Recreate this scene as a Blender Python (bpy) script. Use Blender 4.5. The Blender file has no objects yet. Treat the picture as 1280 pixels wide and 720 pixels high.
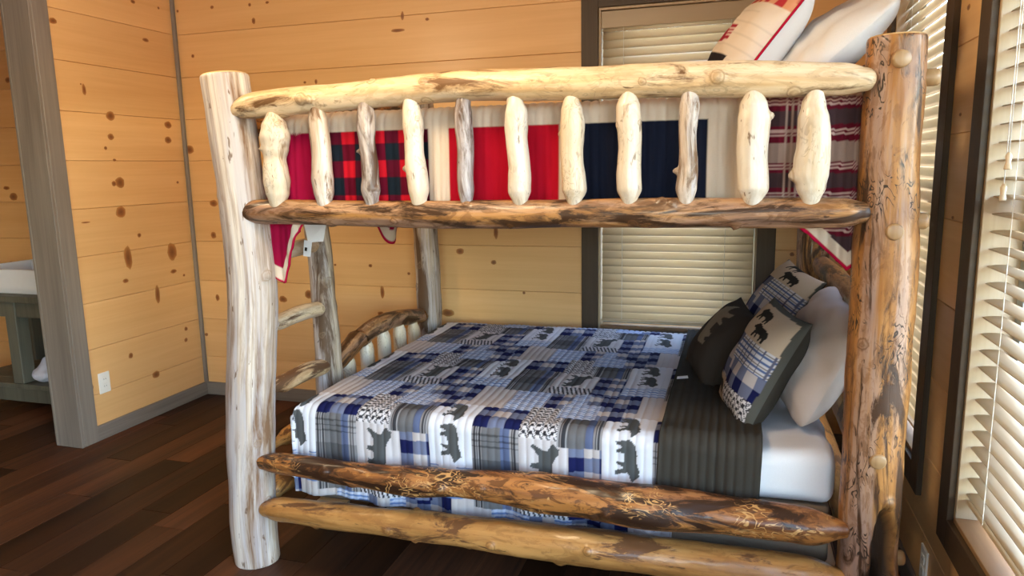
import bpy, bmesh, math, random
import numpy as np
from mathutils import Vector, Matrix, noise

C = bpy.context.scene.collection
sc = bpy.context.scene
rnd = random.Random(7)

# ------------------------------------------------------------------ camera
YAW, PITCH, ROLL, FPX, HCAM = -0.300911931, 0.166863392, -0.018234636, 897.03, 1.45
def cam_axes():
    a, b, c = YAW, PITCH, ROLL
    fw = Vector((math.sin(a)*math.cos(b), math.cos(a)*math.cos(b), -math.sin(b)))
    r = Vector((math.cos(a), -math.sin(a), 0)); u = r.cross(fw)
    return (math.cos(c)*r + math.sin(c)*u, -math.sin(c)*r + math.cos(c)*u, fw)
CR, CU, CF = cam_axes()
cam = bpy.data.cameras.new('camera'); camo = bpy.data.objects.new('camera', cam); C.objects.link(camo)
m = Matrix.Identity(4)
for i in range(3):
    m[i][0], m[i][1], m[i][2] = CR[i], CU[i], -CF[i]
m[2][3] = HCAM
camo.matrix_world = m
cam.sensor_width = 36; cam.lens = FPX/1280*36; cam.clip_start = .02
sc.camera = camo
# measured point of the photograph on a known plane of the room -> place in metres
def ray(x, y): return CR*((x-640)/FPX) - CU*((y-360)/FPX) + CF
def onY(x, y, Y): d = ray(x, y); t = Y/d.y; return Vector((d.x*t, Y, HCAM + d.z*t))
def onX(x, y, X): d = ray(x, y); t = X/d.x; return Vector((X, d.y*t, HCAM + d.z*t))
def onZ(x, y, Z): d = ray(x, y); t = (Z-HCAM)/d.z; return Vector((d.x*t, d.y*t, Z))

# ------------------------------------------------------------------ world, sun, exposure
w = bpy.data.worlds.new('sky'); sc.world = w; w.use_nodes = True
nt = w.node_tree; nt.nodes.clear()
sky = nt.nodes.new('ShaderNodeTexSky'); sky.sky_type = 'NISHITA'; sky.sun_disc = False
sky.sun_elevation = math.radians(70); sky.sun_rotation = math.radians(120); sky.air_density = 1.3; sky.dust_density = 1.0
bg = nt.nodes.new('ShaderNodeBackground'); out = nt.nodes.new('ShaderNodeOutputWorld')
nt.links.new(sky.outputs[0], bg.inputs[0]); nt.links.new(bg.outputs[0], out.inputs[0])
bg.inputs[1].default_value = 4.0
sun = bpy.data.lights.new('sun', 'SUN'); sun.energy = 18; sun.angle = math.radians(.6); sun.color = (1, .95, .87)
suno = bpy.data.objects.new('sun', sun); C.objects.link(suno)
suno.rotation_euler = Vector((-.13, .05, -.85)).to_track_quat('-Z', 'Y').to_euler()
sc.view_settings.view_transform = 'Standard'; sc.view_settings.look = 'None'
sc.view_settings.gamma = 1; sc.view_settings.use_curve_mapping = False
sc.view_settings.exposure = -0.16
sc.cycles.use_denoising = True
sc.cycles.max_bounces = 8; sc.cycles.diffuse_bounces = 5; sc.cycles.glossy_bounces = 3
sc.cycles.transparent_max_bounces = 16; sc.cycles.sample_clamp_indirect = 6; sc.cycles.caustics_reflective = False; sc.cycles.caustics_refractive = False

# ------------------------------------------------------------------ helpers
def s2l(c):
    return tuple(((x/255)/12.92 if x/255 <= .04045 else ((x/255+.055)/1.055)**2.4) for x in c)
def tag(o, label=None, cat=None, group=None, kind=None):
    if label: o['label'] = label
    if cat: o['category'] = cat
    if group: o['group'] = group
    if kind: o['kind'] = kind
    return o
def empty(name, loc):
    o = bpy.data.objects.new(name, None); C.objects.link(o); o.location = loc; o.empty_display_size = .1
    return o
def wloc(o):
    v = Vector((0, 0, 0))
    while o: v = v + o.location; o = o.parent
    return v
def link(name, me, parent=None, mat=None):
    o = bpy.data.objects.new(name, me); C.objects.link(o)
    if parent: o.parent = parent; o.location = -wloc(parent)
    if mat is not None:
        for mm in (mat if isinstance(mat, (list, tuple)) else [mat]): me.materials.append(mm)
    return o
def mesh(name, V, F, mat, parent=None, smooth=False):
    me = bpy.data.meshes.new(name); me.from_pydata([tuple(v) for v in V], [], F); me.update()
    if smooth: me.polygons.foreach_set('use_smooth', [True]*len(me.polygons))
    return link(name, me, parent, mat)
def box_bm(bm, x0, x1, y0, y1, z0, z1, bev=0.0, seg=1):
    r = bmesh.ops.create_cube(bm, size=1)
    for v in r['verts']:
        v.co = Vector(((x0+x1)/2 + v.co.x*(x1-x0), (y0+y1)/2 + v.co.y*(y1-y0), (z0+z1)/2 + v.co.z*(z1-z0)))
    if bev > 0:
        es = list({e for v in r['verts'] for e in v.link_edges})
        bmesh.ops.bevel(bm, geom=es, offset=bev, segments=seg, affect='EDGES', profile=.6)
def fin(bm, name, mat, parent=None, smooth=False):
    me = bpy.data.meshes.new(name); bm.normal_update(); bm.to_mesh(me); bm.free()
    if smooth: me.polygons.foreach_set('use_smooth', [True]*len(me.polygons))
    return link(name, me, parent, mat)
def box(name, x0, x1, y0, y1, z0, z1, mat, parent=None, bev=0.0, seg=1, smooth=False):
    bm = bmesh.new(); box_bm(bm, x0, x1, y0, y1, z0, z1, bev, seg)
    return fin(bm, name, mat, parent, smooth)
def tube_vf(pts, rad, n=8, cap=True):
    V, F = [], []
    P = [Vector(p) for p in pts]; k = len(P)
    R = rad if isinstance(rad, (list, tuple)) else [rad]*k
    t0 = (P[1]-P[0]).normalized(); a = t0.orthogonal().normalized()
    for i in range(k):
        t = (P[min(i+1, k-1)]-P[max(i-1, 0)]).normalized()
        a = (a - t*a.dot(t)).normalized(); b = t.cross(a)
        for j in range(n):
            th = 2*math.pi*j/n; V.append(P[i] + (a*math.cos(th)+b*math.sin(th))*R[i])
    for i in range(k-1):
        for j in range(n):
            F.append((i*n+j, i*n+(j+1) % n, (i+1)*n+(j+1) % n, (i+1)*n+j))
    if cap: F.append(tuple(range(n-1, -1, -1))); F.append(tuple((k-1)*n+j for j in range(n)))
    return V, F
def tube(name, pts, rad, mat, parent=None, n=8, smooth=True):
    V, F = tube_vf(pts, rad, n); return mesh(name, V, F, mat, parent, smooth)

# ------------------------------------------------------------------ materials
def newmat(name):
    mt = bpy.data.materials.new(name); mt.use_nodes = True
    n = mt.node_tree; b = n.nodes['Principled BSDF']
    return mt, n, b
def N(n, t, **kw):
    x = n.nodes.new(t)
    for k, v in kw.items(): setattr(x, k, v)
    return x
def ramp(n, src, stops, interp='LINEAR'):
    r = N(n, 'ShaderNodeValToRGB'); r.color_ramp.interpolation = interp
    e = r.color_ramp.elements
    while len(e) < len(stops): e.new(.5)
    for i, (p, c) in enumerate(stops):
        e[i].position = p; e[i].color = (c, c, c, 1) if not isinstance(c, (tuple, list)) else (*c, 1)
    n.links.new(src, r.inputs[0]); return r.outputs[0]
def mixc(n, f, a, b, mode='MIX'):
    x = N(n, 'ShaderNodeMix', data_type='RGBA', blend_type=mode)
    for s, v in ((x.inputs[0], f), (x.inputs[6], a), (x.inputs[7], b)):
        if hasattr(v, 'is_linked'): n.links.new(v, s)
        elif isinstance(v, (int, float)): s.default_value = v
        else: s.default_value = (*v, 1)
    return x.outputs[2]
def mathn(n, op, a, b=None):
    x = N(n, 'ShaderNodeMath', operation=op)
    for i, v in enumerate((a, b)):
        if v is None: continue
        if hasattr(v, 'is_linked'): n.links.new(v, x.inputs[i])
        else: x.inputs[i].default_value = v
    return x.outputs[0]
def noisen(n, vec, scale, detail=4, rough=.55, dist=0.0):
    x = N(n, 'ShaderNodeTexNoise'); n.links.new(vec, x.inputs['Vector'])
    x.inputs['Scale'].default_value = scale; x.inputs['Detail'].default_value = detail
    x.inputs['Roughness'].default_value = rough; x.inputs['Distortion'].default_value = dist
    return x.outputs['Fac']
def mapn(n, vec, scale, loc=(0, 0, 0)):
    x = N(n, 'ShaderNodeMapping'); n.links.new(vec, x.inputs['Vector'])
    x.inputs['Scale'].default_value = scale; x.inputs['Location'].default_value = loc
    return x.outputs['Vector']
def bump(n, b, h, strength=.3, dist=.002):
    x = N(n, 'ShaderNodeBump'); x.inputs['Strength'].default_value = strength; x.inputs['Distance'].default_value = dist
    n.links.new(h, x.inputs['Height']); n.links.new(x.outputs[0], b.inputs['Normal'])
def plain(name, col, rough=.5, spec=.4, metal=0.0, nscale=40, amt=.12, bmp=0.0):
    mt, n, b = newmat(name)
    tc = N(n, 'ShaderNodeTexCoord'); f = noisen(n, tc.outputs['Object'], nscale, 3)
    d = tuple(c*(1-amt) for c in col); l = tuple(min(1, c*(1+amt)) for c in col)
    n.links.new(mixc(n, f, d, l), b.inputs['Base Color'])
    b.inputs['Roughness'].default_value = rough; b.inputs['Specular IOR Level'].default_value = spec; b.inputs['Metallic'].default_value = metal
    if bmp: bump(n, b, f, bmp)
    return mt
def board_offset(n):
    """world position plus a jump for each board, so no two boards share their grain"""
    g = N(n, 'ShaderNodeNewGeometry'); oi = N(n, 'ShaderNodeObjectInfo')
    c = N(n, 'ShaderNodeCombineXYZ'); r = mathn(n, 'MULTIPLY', oi.outputs['Random'], 37.0)
    for i in range(3): n.links.new(r, c.inputs[i])
    a = N(n, 'ShaderNodeVectorMath', operation='ADD'); n.links.new(g.outputs['Position'], a.inputs[0]); n.links.new(c.outputs[0], a.inputs[1])
    return a.outputs[0], oi.outputs['Random']
def wood(name, light, dark, axis, rough=.45, fine=1.0, contrast=1.0, coat=0.0, rndamt=.25, sat=None):
    mt, n, b = newmat(name); vec, rv = board_offset(n)
    lo = [9.0*fine]*3; lo[axis] = .55*fine
    hi = [95.0]*3; hi[axis] = 2.2
    f1 = noisen(n, mapn(n, vec, lo), 1, 4, .55, .8); f2 = noisen(n, mapn(n, vec, hi), 1, 3, .6)
    wv = [26.0*fine]*3; wv[axis] = .9*fine
    f3 = noisen(n, mapn(n, vec, wv), 1, 2, .5, 1.5)
    f = mathn(n, 'ADD', mathn(n, 'MULTIPLY', f1, .5), mathn(n, 'ADD', mathn(n, 'MULTIPLY', f2, .22), mathn(n, 'MULTIPLY', f3, .28)))
    col = ramp(n, f, [(.5-.17/contrast, dark), (.5+.14/contrast, light)])
    hs = N(n, 'ShaderNodeHueSaturation'); n.links.new(col, hs.inputs['Color'])
    v = N(n, 'ShaderNodeMapRange'); n.links.new(rv, v.inputs[0]); v.inputs[3].default_value = 1-rndamt; v.inputs[4].default_value = 1+rndamt*.6
    n.links.new(v.outputs[0], hs.inputs['Value'])
    n.links.new(hs.outputs[0], b.inputs['Base Color'])
    b.inputs['Roughness'].default_value = rough; b.inputs['Specular IOR Level'].default_value = .35
    b.inputs['Coat Weight'].default_value = coat; b.inputs['Coat Roughness'].default_value = .25
    bump(n, b, f2, .12, .001)
    return mt
PINE_L, PINE_D = (.80, .50, .23), (.68, .385, .155)
M = {}
M['pine_x'] = wood('pine_boards', PINE_L, PINE_D, 0, .42, .8, .8, .15, .10)
M['pine_y'] = wood('pine_boards_side', PINE_L, PINE_D, 1, .42, .8, .8, .15, .10)
M['trim_z'] = wood('stained_trim_upright', (.245, .215, .19), (.15, .127, .11), 2, .55, 1.5, 1, 0, .06)
M['trim_x'] = wood('stained_trim_long', (.245, .215, .19), (.15, .127, .11), 0, .55, 1.5, 1, 0, .06)
M['trim_y'] = wood('stained_trim_deep', (.245, .215, .19), (.15, .127, .11), 1, .55, 1.5, 1, 0, .06)
M['casing_z'] = wood('backlit_casing_upright', (.072, .046, .027), (.042, .026, .015), 2, .5, 1.5, 1, 0, .06)  # window casings: stained trim with the backlit shade darkened into its colour
M['casing_x'] = wood('backlit_casing_long', (.072, .046, .027), (.042, .026, .015), 0, .5, 1.5, 1, 0, .06)
M['casing_y'] = wood('backlit_casing_deep', (.072, .046, .027), (.042, .026, .015), 1, .5, 1.5, 1, 0, .06)
M['floor'] = wood('walnut_planks', (.105, .040, .018), (.016, .0085, .0065), 1, .46, .9, .9, 0.0, .78)
M['floor'].node_tree.nodes['Principled BSDF'].inputs['Specular IOR Level'].default_value = .18
M['backing'] = plain('board_backing', (.20, .10, .035), .8)
M['ceiling'] = wood('darkened_ceiling', (.30, .19, .10), (.20, .12, .06), 0, .5, .8, .8, 0, .05)  # out-of-view ceiling, its colour darkened to reduce bounced fill and deepen the shade
M['white_plastic'] = plain('white_plastic', (.78, .78, .76), .35, .5, amt=.03)
M['dark_hole'] = plain('dark_slot', (.02, .02, .02), .6)
M['vanity'] = wood('grey_green_stain', (.125, .125, .10), (.07, .07, .057), 2, .55, 1.5, 1, 0, .08)
M['ceramic'] = plain('white_ceramic', (.72, .76, .84), .15, .6, amt=.02)
M['sash'] = plain('grey_window_sash', (.36, .38, .37), .6, .3, nscale=60, amt=.25)
M['cord'] = plain('white_cord', (.75, .73, .70), .7)
M['tassel'] = plain('wood_tassel', (.62, .50, .36), .4)
M['metal'] = plain('dark_bronze', (.08, .06, .05), .35, .5, .8)
M['grass'] = plain('gravel', (.34, .32, .30), .9, .1, nscale=6, amt=.3)
M['deck'] = wood('deck_boards', (.42, .34, .27), (.28, .22, .17), 1, .7, 1, 1, 0, .2)
M['porch'] = wood('porch_log', (.42, .26, .13), (.25, .14, .07), 2, .6, 1, 1, 0, .1)
# slats: pale painted wood, a little light passes through them
mt, n, b = newmat('blind_slat'); tc = N(n, 'ShaderNodeTexCoord')
f = noisen(n, mapn(n, tc.outputs['Object'], (3, 3, 60)), 1, 3)
n.links.new(mixc(n, f, (.44, .35, .235), (.51, .42, .295)), b.inputs['Base Color'])
b.inputs['Roughness'].default_value = .38
tr = N(n, 'ShaderNodeBsdfTranslucent'); tr.inputs[0].default_value = (.92, .76, .54, 1)
mx = N(n, 'ShaderNodeMixShader'); mx.inputs[0].default_value = .28
n.links.new(b.outputs[0], mx.inputs[1]); n.links.new(tr.outputs[0], mx.inputs[2])
n.links.new(mx.outputs[0], n.nodes['Material Output'].inputs[0]); M['slat'] = mt
# window glass: clear pane with a faint mirror
mt = bpy.data.materials.new('window_glass'); mt.use_nodes = True; n = mt.node_tree; n.nodes.clear()
o_ = N(n, 'ShaderNodeOutputMaterial'); tp = N(n, 'ShaderNodeBsdfTransparent'); gl = N(n, 'ShaderNodeBsdfGlossy'); gl.inputs['Roughness'].default_value = .02
tp.inputs[0].default_value = (.94, .96, .95, 1); mx = N(n, 'ShaderNodeMixShader'); mx.inputs[0].default_value = .06
n.links.new(tp.outputs[0], mx.inputs[1]); n.links.new(gl.outputs[0], mx.inputs[2]); n.links.new(mx.outputs[0], o_.inputs[0]); M['glass'] = mt
# knots: colour stored from heart to rim
mt, n, b = newmat('pine_knot'); at = N(n, 'ShaderNodeAttribute', attribute_name='kc')
n.links.new(at.outputs['Color'], b.inputs['Base Color']); b.inputs['Roughness'].default_value = .45; M['knot'] = mt

def cloth(name, attr=None, col=(.5, .5, .5), rough=.9, weave=900, sheen=0.0):
    mt, n, b = newmat(name); tc = N(n, 'ShaderNodeTexCoord')
    f = noisen(n, tc.outputs['Object'], weave, 2); g = noisen(n, tc.outputs['Object'], 14, 3)
    if attr: a = N(n, 'ShaderNodeAttribute', attribute_name=attr); src = a.outputs['Color']
    else: r = N(n, 'ShaderNodeRGB'); r.outputs[0].default_value = (*col, 1); src = r.outputs[0]
    c2 = mixc(n, mathn(n, 'MULTIPLY', f, .22), src, (0, 0, 0)); n.links.new(c2, b.inputs['Base Color'])
    b.inputs['Roughness'].default_value = rough; b.inputs['Specular IOR Level'].default_value = .06
    b.inputs['Sheen Weight'].default_value = sheen
    bump(n, b, mathn(n, 'ADD', mathn(n, 'MULTIPLY', f, .25), g), .35, .004)
    return mt
M['print'] = cloth('printed_quilt_cotton', 'col')
M['white_cloth'] = cloth('white_cotton', None, (.74, .71, .70))
M['beige_cloth'] = cloth('beige_cotton', None, (.62, .54, .51))
M['sheet'] = cloth('white_sheet', None, (.80, .80, .84))
M['charcoal'] = cloth('charcoal_cotton', None, s2l((60, 56, 51)))
M['charcoal_brown'] = cloth('dark_brown_cotton', None, s2l((62, 55, 50)))
M['tan_cloth'] = cloth('tan_box_cover', None, (.22, .175, .13))
M['red_pipe'] = cloth('red_piping', None, s2l((165, 20, 50)))
M['label_white'] = cloth('white_label', None, (.85, .86, .90))
M['towel'] = cloth('white_towel', None, (.72, .74, .88), weave=300)

def log_mat(name, base, second, dark, thr=.62, soft=.08, gallery=0.0, grey=0.0, coat=.3, rough=.42, gal_col=None, fleck=1.0, mott=0.0, streak=0.0, stz=3.6, std=.9):
    mt, n, b = newmat(name); at = N(n, 'ShaderNodeAttribute', attribute_name='lc'); v = at.outputs['Vector']
    kn = N(n, 'ShaderNodeAttribute', attribute_name='kn').outputs['Fac']; bk = N(n, 'ShaderNodeAttribute', attribute_name='bk').outputs['Fac']
    f1 = noisen(n, mapn(n, v, (10, 10, 1.5)), 1, 5, .62, .7)
    f2 = noisen(n, mapn(n, v, (46, 46, 2.4)), 1, 4, .62)
    f = mathn(n, 'ADD', mathn(n, 'MULTIPLY', f1, .62), mathn(n, 'MULTIPLY', f2, .38))
    col = ramp(n, f, [(.42, base), (.60, second)])
    if grey > 0:
        g = ramp(n, noisen(n, mapn(n, v, (15, 15, .8), (5, 2, 9)), 1, 4, .6), [(.46, 0.0), (.57, grey)])
        col = mixc(n, g, col, (.42, .39, .41))
    if streak > 0:
        st = ramp(n, noisen(n, mapn(n, v, (85, 85, 1.3), (2, 6, 3)), 1, 3, .6), [(.50, 0.0), (.62, streak)])
        col = mixc(n, st, col, tuple(.45*x+.55*y for x, y in zip(second, dark)))
    if mott > 0:
        mo = ramp(n, noisen(n, mapn(n, v, (30, 30, 11), (6, 2, 5)), 1, 5, .65, 1.2), [(.50, 0.0), (.57, mott)])
        col = mixc(n, mo, col, tuple(.6*x+.4*y for x, y in zip(second, dark)))
    # brown stains left by the inner bark, soft to one side
    d = noisen(n, mapn(n, v, (14, 14, stz), (3, 7, 1)), 1, 6, .66, std)
    dm = ramp(n, d, [(thr-soft, 0.0), (thr, .55), (thr+soft*.6, 1.0)])
    col = mixc(n, dm, col, dark)
    # short dark flecks along the grain
    e = noisen(n, mapn(n, v, (60, 60, 13), (1, 4, 8)), 1, 3, .6, .4)
    em = ramp(n, e, [(.66, 0.0), (.70, .85*fleck)])
    col = mixc(n, em, col, tuple(c*.7 for c in dark))
    if gallery > 0:      # winding beetle galleries: level lines of a noise field
        q = noisen(n, mapn(n, v, (26, 26, 13), (9, 3, 2)), 1, 1.5, .5, 1.8)
        fr = mathn(n, 'FRACT', mathn(n, 'MULTIPLY', q, 5.0))
        ln = ramp(n, mathn(n, 'ABSOLUTE', mathn(n, 'SUBTRACT', fr, .5)), [(.07, 1.0), (.15, 0.0)])
        mk = ramp(n, noisen(n, mapn(n, v, (10, 10, 7), (8, 1, 4)), 1, 3), [(.51, 0.0), (.57, gallery)])
        col = mixc(n, mathn(n, 'MULTIPLY', ln, mk), col, gal_col or tuple(c*.5 for c in dark))
    kr = ramp(n, kn, [(.10, 0.0), (.30, .8), (.55, .15), (.80, .6), (1.0, .25)])
    col = mixc(n, kr, col, tuple(.35*x+.65*y for x, y in zip(second, dark)))
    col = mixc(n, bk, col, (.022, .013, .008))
    n.links.new(col, b.inputs['Base Color'])
    b.inputs['Roughness'].default_value = rough+.1; b.inputs['Specular IOR Level'].default_value = .3; b.inputs['Coat Weight'].default_value = coat*.55; b.inputs['Coat Roughness'].default_value = .16
    bump(n, b, mathn(n, 'ADD', f2, mathn(n, 'MULTIPLY', dm, -.8)), .4, .004)
    return mt
M['l_post'] = log_mat('peeled_log_weathered', (.66, .60, .54), (.46, .35, .26), (.18, .10, .055), .57, .09, 0, .85, .25, .42, streak=.55, stz=1.3, std=.35)
M['l_back'] = log_mat('peeled_log_grey', (.60, .52, .43), (.36, .26, .17), (.10, .058, .034), .56, .07, 0, .8, .25, .42, streak=.6, stz=1.8, std=.5)
M['l_top'] = log_mat('peeled_log_honey', (.74, .57, .36), (.57, .37, .175), (.14, .068, .027), .60, .06, .2, .12, .3, .38, mott=.35)
M['l_mid'] = log_mat('varnished_log_amber', (.46, .225, .070), (.22, .088, .024), (.05, .022, .009), .545, .06, 0, .2, .45, .32, mott=.6)
M['l_low1'] = log_mat('bark_flecked_log', (.40, .16, .040), (.15, .050, .013), (.032, .013, .006), .525, .04, .9, .05, .4, .34, (.52, .28, .10), mott=.85)
M['l_low2'] = log_mat('varnished_log_light', (.45, .225, .068), (.27, .115, .030), (.12, .05, .018), .56, .035, 0, 0, .45, .32, mott=.45)
M['l_right'] = log_mat('beetle_carved_log', (.42, .195, .056), (.25, .10, .027), (.06, .026, .011), .575, .05, 1.0, .35, .35, .36, (.035, .02, .012), mott=.5, stz=2.4)  # its grey-lilac streaks paint reflected daylight into the log colour
M['l_pale'] = log_mat('peeled_spindle_pale', (.70, .62, .51), (.60, .46, .30), (.22, .12, .06), .66, .06, .3, .2, .45, .32, mott=.18)
M['l_grey'] = log_mat('peeled_spindle_grey', (.70, .63, .57), (.46, .34, .24), (.17, .095, .05), .59, .06, 0, .85, .4, .36, streak=.5)
M['l_dark'] = log_mat('peeled_spindle_brown', (.62, .54, .47), (.25, .155, .095), (.09, .05, .03), .53, .09, 0, .9, .4, .36, streak=.6)
M['l_rung'] = log_mat('peeled_rung', (.66, .51, .33), (.42, .26, .13), (.10, .05, .025), .56, .06, 0, .35, .3, .4, mott=.4)
M['cut'] = wood('cut_end_grain', (.72, .50, .25), (.52, .31, .12), 2, .5, 2, 1, .3, .05)
M['peg'] = wood('peg_end', (.42, .26, .125), (.30, .17, .075), 2, .4, 2, 1, .5, .08)

# ------------------------------------------------------------------ room shell
XL, YB, XR = -3.32, 3.80, .62           # left wall face, back wall face, right wall face
XF, YF, ZC = -5.6, -2.6, 2.75           # far side of the next room, wall behind the camera, ceiling
PITCHB, ZB0 = .2535, .0035              # board rows
rows = []
z = ZB0
while z < ZC: rows.append((max(z, 0), min(z+PITCHB, ZC))); z += PITCHB
BT = .018
def board(axis, a0, a1, face, nrm, z0, z1, mat, parent):
    """one tongue-and-groove board: front face with chamfered long edges. axis 0: runs along x on a wall at y=face; 1: runs along y at x=face"""
    ch = .0028
    prof = [(BT, z0), (ch, z0+.0006), (0, z0+ch), (0, z1-ch), (ch, z1-.0006), (BT, z1)]
    V = []
    for a in (a0+.0004, a1-.0004):
        for d, zz in prof:
            q = face - nrm*d
            V.append((a, q, zz) if axis == 0 else (q, a, zz))
    k = len(prof)
    F = [(i, i+1, k+i+1, k+i) for i in range(k-1)] + [tuple(range(k))[::-1], tuple(range(k, 2*k)), (k-1, 0, k, 2*k-1)]
    o = mesh('board', V, F, mat, parent)
    return o
def boarded(parent, axis, a0, a1, face, nrm, mat, holes=()):
    for z0, z1 in rows:
        hs = [h for h in holes if h[2] < z1-.001 and h[3] > z0+.001]
        cur = a0
        for h in sorted(hs):
            if h[0] > cur+.01: board(axis, cur, h[0], face, nrm, z0, z1, mat, parent)
            if h[2] > z0+.01: board(axis, h[0], h[1], face, nrm, z0, h[2], mat, parent)
            if h[3] < z1-.01: board(axis, h[0], h[1], face, nrm, h[3], z1, mat, parent)
            cur = h[1]
        if a1 > cur+.01: board(axis, cur, a1, face, nrm, z0, z1, mat, parent)
def slab(axis, a0, a1, f0, f1, z1, holes):
    """solid wall core with openings, as one mesh of boxes"""
    bm = bmesh.new(); cur = a0
    def bb(p, q, zz0, zz1):
        if axis == 0: box_bm(bm, p, q, f0, f1, zz0, zz1)
        else: box_bm(bm, f0, f1, p, q, zz0, zz1)
    for h in sorted(holes):
        if h[0] > cur: bb(cur, h[0], 0, z1)
        if h[2] > 0: bb(h[0], h[1], 0, h[2])
        bb(h[0], h[1], h[3], z1); cur = h[1]
    if a1 > cur: bb(cur, a1, 0, z1)
    return bm
WBACK = (-.69, .115, .575, 2.24)
WA = (2.60, 3.46, .445, 2.24)
WB_ = (1.20, 2.165, .445, 2.24)
WR = (-2.2, .80, 0, 2.3)         # tall glazed opening in the right wall, beside and behind the camera
wall_back = fin(slab(0, XF, XR+.16, YB+BT, YB+.16, ZC, [WBACK]), 'wall_back', M['backing']); tag(wall_back, kind='structure')
boarded(wall_back, 0, XL, XR, YB, -1, M['pine_x'], [WBACK])
boarded(wall_back, 0, XF, XL-.15, YB, -1, M['pine_x'])
YE = 2.813
wall_left = box('wall_left', XL-.15+BT, XL-BT, YE+.012, YB, 0, ZC, M['backing']); tag(wall_left, kind='structure')
boarded(wall_left, 1, YE+.10, YB, XL, 1, M['pine_y'])
boarded(wall_left, 1, YE+.10, YB, XL-.15, -1, M['pine_y'])
wall_right = fin(slab(1, YF-.16, YB+BT, XR+BT, XR+.16, ZC, [WA, WB_, WR]), 'wall_right', M['backing']); tag(wall_right, kind='structure')
boarded(wall_right, 1, YF, YB, XR, -1, M['pine_y'], [WA, WB_, WR])
WF1 = (-1.0, .2, .9, 2.2)
wall_front = fin(slab(0, XF-.16, XR+.16, YF-.16, YF, ZC, [WF1]), 'wall_front', M['pine_x']); tag(wall_front, kind='structure')
wall_far = box('wall_side', XF-.16, XF, YF, YB+.16, 0, ZC, M['pine_y']); tag(wall_far, kind='structure')
ceiling = box('ceiling', XF-.16, XR+.16, YF-.16, YB+.16, ZC, ZC+.1, M['ceiling']); tag(ceiling, kind='structure')

# floor: a slab, and each plank of the part in view
floor = box('floor', XF-.16, XR+.16, YF-.16, YB+.16, -.12, -.006, M['floor']); tag(floor, kind='structure')
PW = .158
i = 0; x = XF
while x < XR:
    y = YF - rnd.random()*1.2
    near = .55
    first = True
    while y < YB:
        L = 1.22
        y0, y1 = max(y, YF), min(y+L, YB)
        if y1 > near and y1-y0 > .05 and x+PW > -4.75:
            ch = .0015; x0, x1 = x+.0004, min(x+PW, XR)-.0004; a, bq = y0+.0004, y1-.0004
            V = [(x0, a, -.006), (x1, a, -.006), (x1, bq, -.006), (x0, bq, -.006), (x0, a, -ch), (x1, a, -ch), (x1, bq, -ch), (x0, bq, -ch),
                 (x0+ch, a+ch, 0), (x1-ch, a+ch, 0), (x1-ch, bq-ch, 0), (x0+ch, bq-ch, 0)]
            F = [(0, 1, 5, 4), (1, 2, 6, 5), (2, 3, 7, 6), (3, 0, 4, 7), (4, 5, 9, 8), (5, 6, 10, 9), (6, 7, 11, 10), (7, 4, 8, 11), (8, 9, 10, 11)]
            mesh('plank', V, F, M['floor'], floor)
        y += L
    x += PW
# behind the camera and beyond the view the plank surface goes on as one sheet
rest = box('plank_surface', XF, XR, YF, -.02, -.006, -.0005, M['floor'], floor)
rest2 = box('plank_surface', XF, -4.80, -.02, YB, -.006, -.0005, M['floor'], floor)

# trims
tag(box('baseboard_left', XL, XL+.016, YE+.10, YB, 0, .084, M['trim_y'], bev=.002), kind='structure')
tag(box('baseboard_back', XL+.016, XR-.016, YB-.016, YB, 0, .084, M['trim_x'], bev=.002), kind='structure')
tag(box('baseboard_right', XR-.016, XR, .80, YB-.016, 0, .084, M['trim_y'], bev=.002), kind='structure')
tag(box('trim_1', XL, XL+.022, YB-.022, YB, .084, ZC, M['trim_z'], bev=.003), kind='structure')
tag(box('trim_2', XR-.022, XR, YB-.022, YB, .084, ZC, M['trim_z'], bev=.003), kind='structure')
# wrapped end of the left wall
t3 = box('trim_3', XL-.150, XL+.016, YE, YE+.018, 0, ZC, M['trim_z'], bev=.002); tag(t3, kind='structure')
box('casing', XL, XL+.0165, YE+.018, YE+.108, 0, ZC, M['trim_z'], t3, .002)
box('casing', XL-.150-.0165, XL-.150, YE, YE+.108, 0, ZC, M['trim_z'], t3, .002)

# knots in the boards (place in the photograph, half width, half height in pixels)
def knots(wall, lst, plane, val, nrm):
    for (px, py, a, h) in lst:
        c = onX(px, py, val) if plane == 'x' else onY(px, py, val)
        d = (c - Vector((0, 0, HCAM))).length/FPX
        if plane == 'x':
            q = onX(px+1, py, val); sx = abs(q.y-c.y)
        else:
            q = onY(px+1, py, val); sx = abs(q.x-c.x)
        rx, rz = a*sx, h*d
        V, F, K = [], [], []
        seed = rnd.random()*50; ns = 14
        heart = (.16, .06, .02); rim = (.40, .175, .05); edge = (.50, .26, .09)
        for k, (fr, colr) in enumerate(((0, heart), (.55, (.27, .10, .032)), (.85, rim), (1.0, edge))):
            for j in range(1 if k == 0 else ns):
                th = 2*math.pi*j/ns; wv = 1+.18*noise.noise(Vector((math.cos(th)*1.5+seed, math.sin(th)*1.5, 0)))
                u, v = math.cos(th)*rx*fr*wv, math.sin(th)*rz*fr*wv
                off = nrm*(.0009 if k < 3 else .0001)
                V.append((c.x+off, c.y+u, c.z+v) if plane == 'x' else (c.x+u, c.y+off, c.z+v)); K.append((*colr, 1))
        for j in range(ns): F.append((0, 1+j, 1+(j+1) % ns))
        for k in range(2):
            for j in range(ns):
                a0 = 1+k*ns; F.append((a0+j, a0+ns+j, a0+ns+(j+1) % ns, a0+(j+1) % ns))
        o = mesh('knot', V, F, M['knot'], wall, True)
        at = o.data.attributes.new('kc', 'FLOAT_COLOR', 'POINT'); at.data.foreach_set('color', [x for k in K for x in k])
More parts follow.
